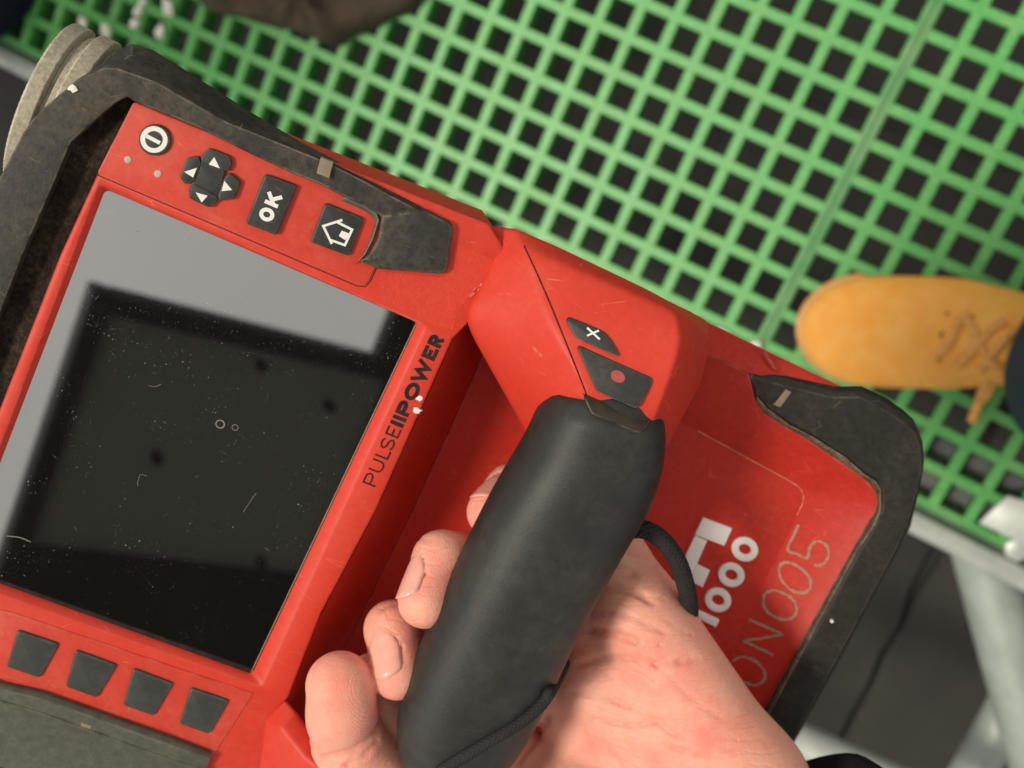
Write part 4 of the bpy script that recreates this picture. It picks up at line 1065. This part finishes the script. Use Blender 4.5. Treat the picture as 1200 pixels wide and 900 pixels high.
# ---- grip
GRIP = MB()
def grip():
    # centre line and half width from the two outlines, at axis height
    ZA = 14.0
    st = [((672, 424), (744, 446)), ((646, 440), (770, 472)), ((624, 474), (780, 504)), ((611, 508), (780, 534)), ((592, 550), (771, 566)), ((567, 595), (748, 601)), ((541, 645), (721, 649)),
          ((515, 700), (692, 703)), ((492, 750), (668, 755)), ((470, 803), (645, 806)), ((456, 850), (620, 850)), ((466, 885), (597, 890)), ((486, 925), (570, 930)), ((504, 958), (550, 962))]
    mb = MB(); loops = []; n = 40
    C = []; Wd = []
    for l, r in st:
        a, b = D(*l, ZA), D(*r, ZA); C.append((a + b) / 2); Wd.append(np.linalg.norm((a - b)[:2]))
    C = np.array(C); Cs = spline(C, 5); Ws = spline([(w, 0, 0) for w in Wd], 5)[:, 0]
    for _ in range(6):
        Cs[6:-1] = 0.5 * Cs[6:-1] + 0.25 * (Cs[5:-2] + Cs[7:]); Ws[6:-1] = 0.5 * Ws[6:-1] + 0.25 * (Ws[5:-2] + Ws[7:])
    for i in range(len(Cs)):
        d = Cs[min(i + 1, len(Cs) - 1)] - Cs[max(i - 1, 0)]; d[2] = 0; d /= np.linalg.norm(d)
        s = np.array([-d[1], d[0], 0]); cosv = abs(s[0])
        # horizontal outline width -> true half width across the axis
        hw = Ws[i] * 0.5
        la = D(*st[0][0], ZA)
        q = i / (len(Cs) - 1); e = max(0.0, 1 - i / 8.0); e2 = max(0.0, (i - (len(Cs) - 7)) / 6.0)
        hw2 = hw * 0.93; hz = (16.0 + 1.0 * math.sin(q * 5)) * (1 - 0.38 * e) * (1 - 0.5 * e2 ** 2)
        lo = []
        for k in range(n):
            a = 2 * math.pi * k / n; ca, sa = math.cos(a), math.sin(a); p = 2.35
            x = math.copysign(abs(ca) ** (2 / p), ca); y = math.copysign(abs(sa) ** (2 / p), sa)
            top = 1.0 if y > 0 else 0.95
            lo.append(tuple(Cs[i] + s * hw2 * x + np.array([0, 0, 1]) * hz * y * top + np.array([0, 0, 1.5])))
        loops.append(lo)
    mb.loft(loops); GRIP.v = mb.v; GRIP.f = mb.f; mb.build('grip', M_grip, dev, angle=70)
grip()

# ---- lettering in the tray: raised white blocks and hand-scratched marks
def raised(polys, name, z=ZF, h=0.9):
    for P in polys:
        mb = MB(); plate(mb, px_poly(P, z + h), z + h, z - 0.3, 0.25, 2); mb.build(name, M_whiteplastic, dev, angle=45)
d7 = lambda P: [(780 + x / 3.464, 560 + y / 3.464) for x, y in P]
dx, dy = -38.5, 80.0
raised([d7([(153, 163), (271, 206), (239, 277), (119, 232)]), d7([(119, 236), (169, 257), (128, 350), (40, 540), (-10, 515)]), d7([(128.5, 352), (180, 378), (151, 446), (97, 419)])], 'logo_letter')
q = np.array([-0.434, 0.90])
raised([[(758, 750), (770, 756), (740, 818), (728, 812)], [(770.5, 756), (795, 768), (789, 781), (764, 769)], [(722, 826), (758, 842), (750, 860), (714, 844)]], 'logo_letter')
def digit_ring(cx, cy):
    mb = MB(); P = [D(x, y, ZF)[:2] for x, y in ring(cx, cy, 11.6, 10.0, 24, 28)]
    ribbon(mb, P, 2.4, ZF - 0.2, closed=True, thick=1.1); mb.build('digit', M_whiteplastic, dev, bevel=0.25)
for c in ((872.4, 642.8), (856.5, 672.8), (840.8, 702.2)): digit_ring(*c)
raised([d7([(120, 532), (219, 578), (205, 608), (160, 585), (106, 558)])], 'digit')
from mathutils.bvhtree import BVHTree
BV = BVHTree.FromPolygons([Vector(v) for v in TRAY.v + FLOOR.v], TRAY.f + [tuple(k + len(TRAY.v) for k in f) for f in FLOOR.f])
def on_tray(px, py):
    d = Vector(MD @ ray(px, py)).normalized(); hit = BV.ray_cast(Vector(EYE_D), d)[0]
    return np.array(hit - d * 0.12) if hit else D(px, py, ZF + 0.1)
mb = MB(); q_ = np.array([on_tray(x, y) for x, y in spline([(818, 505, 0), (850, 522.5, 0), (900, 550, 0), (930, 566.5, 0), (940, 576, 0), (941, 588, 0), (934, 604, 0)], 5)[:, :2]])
tube_mesh(mb, q_ - np.array([0, 0, 0.1]), [0.12 + 0.05 * math.sin(k * 1.7) for k in range(len(q_))], 6); mb.build('worn_edge', M_scuff_glint, dev)
mb = MB()
for i, s in enumerate(([(540, 190), (520, 232), (495, 290), (535, 310), (575, 325), (583, 290), (600, 264), (625, 258), (650, 272), (662, 300), (655, 330), (635, 352), (604, 355)],
          [(460, 372), (470, 350), (495, 343), (530, 355), (572, 388), (590, 425), (580, 455), (555, 467), (515, 458), (478, 425), (462, 392), (461, 366)],
          [(398, 505), (400, 476), (425, 458), (465, 462), (515, 492), (532, 528), (522, 560), (495, 574), (455, 570), (415, 545), (398, 515), (396, 494)],
          [(340, 575), (408, 605), (476, 636), (395, 650), (315, 660), (375, 690), (437, 718)],
          [(272, 745), (300, 728), (335, 730), (372, 750), (402, 788), (396, 825), (365, 842), (325, 832), (295, 806)])):
    P = np.array([d7([p])[0] for p in s], float)
    Q = spline([(*p, 0) for p in P], 4)[:, :2] if i != 3 else np.vstack([P[k] + (P[k + 1] - P[k]) * t for k in range(len(P) - 1) for t in np.linspace(0, 1, 8)])
    rj = random.Random(i); Q = Q + np.array([[rj.uniform(-.35, .35), rj.uniform(-.35, .35)] for _ in Q])
    n_ = np.gradient(Q, axis=0); n_ = np.stack([-n_[:, 1], n_[:, 0]], 1) / (np.linalg.norm(n_, axis=1)[:, None] + 1e-9)
    wd = np.array([1.6 + rj.uniform(-.7, .6) for _ in Q])[:, None]
    V_ = [on_tray(*q) for q in np.vstack([Q + n_ * wd, Q - n_ * wd])]; m_ = len(Q)
    mb.add([p + np.array([0, 0, 0.002 * i]) for p in V_], [(k, k + 1, m_ + k + 1, m_ + k) for k in range(m_ - 1)])
mb.build('scratched_marks', M_scratch, dev, smooth=False)

#@@HAND
# ================================================================== the hand
def hand():
    root = empty('person', 'bare left hand gripping the black handle, palm up, wrist in a black cuff', 'person')
    root.matrix_world = DEV_M
    lo = np.array([1e9] * 3); hi = -lo
    J = dict(
        # fingers: base knuckle, middle knuckle, end knuckle, tip
        i0=D(600, 890, -14), i1=D(512, 765, -17), i2=D(460, 737, 3), i3=D(466, 788, 12),
        m0=D(640, 805, -15), m1=D(566, 655, -17), m2=D(517, 655, 4), m3=D(498, 704, 13),
        r0=D(688, 725, -15), r1=D(640, 600, -18), r2=D(600, 575, -10), r3=D(577, 600, 0),
        p0=D(722, 655, -12), p1=D(672, 560, -20), p2=D(645, 545, -16), p3=D(636, 556, -10),
        t0=D(640, 985, 12), t1=D(505, 965, 6), t2=D(408, 872, 9), t3=D(398, 803, 15),
        w0=D(905, 965, 22), w1=D(820, 1040, 22))
    pts = np.array(list(J.values()))
    lo = pts.min(0) - 26; hi = pts.max(0) + 26
    lo[1] = max(lo[1], J['w1'][1] - 20)
    S = SDF(lo, hi, 0.8)
    U = S.union
    # palm: slab of metacarpals, then the muscle pads
    U(S.cone(J['p0'], D(868, 915, 12), 10.0, 17), 0)
    U(S.cone(J['r0'], D(850, 940, 14), 10.5, 17), 8)
    U(S.cone(J['m0'], D(820, 970, 14), 10.5, 17), 8)
    U(S.cone(J['i0'], D(780, 990, 14), 10.5, 16), 8)
    U(S.cone(D(746, 724, -1), D(862, 922, 14), 12.5, 17), 8)
    U(S.cone(D(700, 800, -2), D(850, 960, 15), 11, 16), 8)
    U(S.cone(D(868, 930, 14), D(930, 1040, 26), 19, 21), 12)
    U(S.cone(D(800, 980, 14), D(850, 1080, 26), 19, 21), 12)
    # thenar pad and thumb
    U(S.cone(D(690, 965, 10), D(800, 985, 14), 19, 17), 8)
    U(S.cone(D(560, 985, 4), D(700, 975, 10), 15.5, 18), 8)
    U(S.cone(J['t1'], D(570, 990, 4), 12.5, 15.5), 7)
    U(S.cone(J['t2'], J['t1'], 10.4, 12.0), 4)
    def finger(a, r, k=3.0):
        n0, n1, n2, n3 = (J[a + str(q)] for q in range(4))
        U(S.cone(n0, n1, r * 1.16, r * 1.05), 5); U(S.cone(n1, n2, r * 1.05, r * 0.95), k); U(S.cone(n2, n3, r * 0.95, r * 0.93), k)
    finger('p', 6.4); finger('r', 8.0, 2.6)
    finger('m', 8.3, 2.2)
    # pull-in between neighbouring fingers comes from a small blend; the index goes on last
    finger('i', 8.4, 2.0)
    U(S.cone(D(436, 792, -5), D(476, 884, 0), 7.0, 9.0), 3)
    th = S.smin(S.cone(J['t3'], J['t2'], 9.6, 10.4), S.ell(D(398, 835, 16), (8.8, 11.5, 7.5)), 3)
    th = S.smin(th, S.cone(J['t2'], J['t1'], 10.4, 11.8), 3)
    U(th, 0.7)
    # ---- creases
    def crease(pl, z, r=0.35, k=1.6): S.groove([D(x, y, zz) for (x, y), zz in zip(pl, z if hasattr(z, '__len__') else [z] * len(pl))], r, k)
    F0 = S.F.copy()
    EY = EYE_D
    def surf(px, py):
        """where the sight line meets the hand"""
        d = MD @ ray(px, py); d /= np.linalg.norm(d); t = 200.0; prev = None
        for _ in range(420):
            p = EY + d * t; ix = np.round((p - S.lo) / S.h).astype(int)
            if np.all(ix >= 0) and np.all(ix < S.n):
                if S.F[tuple(ix)] < 0: return p
            t += 0.6
        return None
    def crease_on(pl, r=0.3, k=1.5, lift=0.25):
        pl = spline([(x, y, 0) for x, y in pl], 7)[:, :2]; P = [surf(x, y) for x, y in pl]; P = [p for p in P if p is not None]
        if len(P) > 1:
            w = EY - P[0]; w /= np.linalg.norm(w); S.groove([p + w * lift for p in P], r, k); CRE.append((P, r))
    CRE = []
    # palm lines
    crease_on([(660, 742), (684, 736), (712, 742), (745, 752)], 0.5, 2.2)
    crease_on([(670, 700), (700, 688), (735, 690), (765, 706)], 0.4, 1.8)
    crease_on([(688, 668), (712, 662), (744, 672)], 0.4, 1.8)
    crease_on([(762, 772), (790, 800), (820, 826), (846, 842)], 0.15, 1.0)
    crease_on([(676, 778), (720, 770), (768, 778), (818, 772)], 0.35, 1.6)
    crease_on([(668, 812), (712, 818), (760, 840), (800, 868)], 0.3, 1.4)
    crease_on([(690, 842), (742, 850), (776, 842)], 0.3, 1.3)
    crease_on([(700, 715), (735, 722), (780, 742)], 0.25, 1.3)
    crease_on([(778, 872), (820, 884), (862, 874)], 0.3, 1.4)
    crease_on([(700, 645), (722, 640), (748, 650)], 0.35, 1.6)
    crease_on([(640, 842), (622, 868), (604, 892)], 0.5, 2.4)
    rw = random.Random(4)
    for k_ in range(34):
        x0, y0 = rw.uniform(655, 850), rw.uniform(690, 880); l = rw.uniform(18, 62); a = rw.choice([-0.12, 0.05, 0.22, 0.75, 0.9]) + rw.uniform(-.15, .15); c_ = rw.uniform(-.35, .35)
        if y0 < 640 + (x0 - 737) * 1.32 + 26: continue
        P_ = [(x0 + l * t * math.cos(a + c_ * t), y0 + l * t * math.sin(a + c_ * t)) for t in (0, .35, .7, 1.0)]
        crease_on(P_, rw.uniform(0.03, 0.08), 0.6, 0.2)
    # flexion lines of the thumb
    crease_on([(447, 846), (438, 864), (418, 880), (396, 889), (376, 894)], 0.6, 2.6)
    crease_on([(444, 868), (424, 889), (404, 897)], 0.35, 1.6)
    crease_on([(352, 868), (364, 878)], 0.3, 1.4)
    # folds on the backs of the end joints
    crease_on([(480, 640), (492, 632), (506, 634)], 0.1, 0.9)
    crease_on([(446, 716), (458, 708), (472, 708)], 0.1, 0.9)
    NG = []
    def nail(a, r, nd, t0, t1, half=42):
        """curved plate on the back of the end joint, sunk at its root and sides"""
        A, B = J[a + '2'], J[a + '3']; ax = (B - A) / np.linalg.norm(B - A); L = np.linalg.norm(B - A)
        nd = np.array(nd, float); nd -= ax * (nd @ ax); nd /= np.linalg.norm(nd); sd_ = np.cross(ax, nd)
        nu, nv = 11, 11; V_ = []
        for i in range(nu):
            u = i / (nu - 1)
            for j in range(nv):
                v = -1 + 2 * j / (nv - 1); rnd = 0.24 * v * v
                s_ = t0 + (t1 - t0) * u
                if u < 0.5: s_ += rnd * (0.5 - u) * 2 * (t1 - t0) * 1.9
                else: s_ -= rnd * (u - 0.5) * 2 * (t1 - t0) * 0.7
                q = math.radians(half) * v; rad = r + 0.12
                if u < 0.12: rad -= 0.5 * (0.12 - u) / 0.12
                if abs(v) > 0.85: rad -= 0.55 * (abs(v) - 0.85) / 0.15
                p = A + ax * s_ * L + nd * (rad * math.cos(q) - 0.4 * max(0, u - 0.7) ) + sd_ * rad * math.sin(q) * 0.98
                V_.append(tuple(p))
        NG.append((V_, nu, nv)); g = [np.array(p) for p in V_]
        edge = [g[i * nv] for i in range(nu - 2, -1, -1)] + g[1:nv] + [g[i * nv + nv - 1] for i in range(1, nu - 1)]
        S.groove(edge, 0.12, 0.9)
    def nail_plate(V_, nu, nv):
        mb = MB(); mb.add(V_, [(i * nv + j, (i + 1) * nv + j, (i + 1) * nv + j + 1, i * nv + j + 1) for i in range(nu - 1) for j in range(nv - 1)])
        o = mb.build('fingernail', M_nail, root, angle=120)
        so = o.modifiers.new('thick', 'SOLIDIFY'); so.thickness = 0.0004; so.offset = 0
    nail('i', 7.9, (-0.50, 0.10, 0.85), 0.05, 1.22)
    nail('m', 7.85, (-0.95, 0.1, 0.25), 0.1, 1.25)
    nail('r', 7.5, (-0.8, 0.35, 0.5), 0.25, 1.3)
    V, Fq = S.nets(); V = relax(V, Fq, 2)
    body = mesh_np('hand', V, Fq, M_skin, root)
    fl = np.zeros(len(V)); pad = np.zeros(len(V)); cr = np.zeros(len(V))
    for a, rr in (('i3', 15), ('m3', 15), ('r3', 13), ('t3', 16)):
        fl = np.maximum(fl, np.clip(1.25 - np.linalg.norm(V - J[a], axis=1) / rr, 0, 1))
    fl = np.maximum(fl, 0.55 * np.clip(1.3 - np.linalg.norm(V - D(770, 850, 20), axis=1) / 40, 0, 1))
    fl = np.maximum(fl, 0.7 * np.clip(1.3 - np.linalg.norm(V - D(395, 850, 18), axis=1) / 18, 0, 1))
    pad = np.clip(1.8 - np.linalg.norm(V - D(395, 825, 18), axis=1) / 16, 0, 1)
    for a in ('i3', 'm3'): pad = np.maximum(pad, 0.6 * np.clip(1.6 - np.linalg.norm(V - (J[a] + [4, 2, 2]), axis=1) / 9, 0, 1))
    for P, r in CRE:
        for a, b in zip(P[:-1], P[1:]):
            d = b - a; t = np.clip(((V - a) @ d) / (d @ d), 0, 1); q = np.linalg.norm(V - a - t[:, None] * d, axis=1)
            cr = np.maximum(cr, np.clip(1.3 - q / (0.7 + r), 0, 1) * min(1, r * 2))
    attr(body, 'flush', fl); attr(body, 'pad', pad); attr(body, 'crease', cr)
    # ---- nails: curved plates lying on the finger ends
    for G_ in NG: nail_plate(*G_)
    # cuff
    mb = MB(); ax = np.array(D(925, 1010, 24)) - np.array(D(845, 905, 24)); ax[2] = 4; ax /= np.linalg.norm(ax)
    c = D(912, 996, 22); s = np.cross(ax, [0, 0, 1.0]); s /= np.linalg.norm(s); t = np.cross(s, ax)
    loops = []
    for k, (q, r) in enumerate([(-3, 0.98), (-4.5, 1.06), (-3, 1.14), (2, 1.17), (8, 1.12), (14, 1.18), (30, 1.2), (60, 1.25)]):
        loops.append([tuple(c + ax * q + s * 36 * r * (1 + 0.02 * math.sin(7 * a)) * math.cos(a) + t * 26 * r * math.sin(a)) for a in np.linspace(0, 2 * math.pi, 48, endpoint=False)])
    mb.loft(loops); mb.build('cuff', M_cuff, root, angle=80)
hand()

# ---- wrist strap, braided
def strap():
    root = empty('wrist_strap', 'black braided wrist cord looped round the lower grip and over the palm', 'strap')
    root.matrix_world = DEV_M
    def braid(pts, r, name):
        P = spline(pts, 26); s = np.r_[0, np.cumsum(np.linalg.norm(np.diff(P, axis=0), axis=1))]
        n = int(s[-1] / 0.3); P = np.stack([np.interp(np.linspace(0, s[-1], n), s, P[:, i]) for i in range(3)], 1)
        st = s[-1] / n
        def prof(i, th):
            a = math.sin(4 * th + i * st * 2.0); b = math.sin(4 * th - i * st * 2.0)
            return 0.74 + 0.36 * max(abs(a), abs(b))
        mb = MB(); tube_mesh(mb, P, r, 40, prof=prof); mb.build(name, M_cord, root, angle=80)
    braid([D(700, 640, -2), D(728, 625, 5), D(752, 620, 9), D(775, 632, 10), D(793, 656, 9), D(803, 684, 6), D(808, 712, 0), D(806, 740, -8)], 2.5, 'cord')
    bg = BVHTree.FromPolygons([Vector(v) for v in GRIP.v], GRIP.f)
    def on_grip(x, y):
        d = Vector(MD @ ray(x, y)).normalized(); h, n_, _, _ = bg.ray_cast(Vector(EYE_D), d)
        if h is None: return D(x, y, 9)
        if n_.dot(d) > 0: n_ = -n_
        return np.array(h + n_ * 0.9)
    c_ = [on_grip(*p[:2]) for p in spline([(505, 915, 0), (520, 899, 0), (548, 881, 0), (580, 862, 0), (610, 843, 0), (632, 823, 0), (642, 808, 0)], 2)]
    braid([c_[0] - [0, 0, 6]] + c_ + [D(653, 796, 10), D(662, 776, 0)], 1.6, 'cord')
strap()
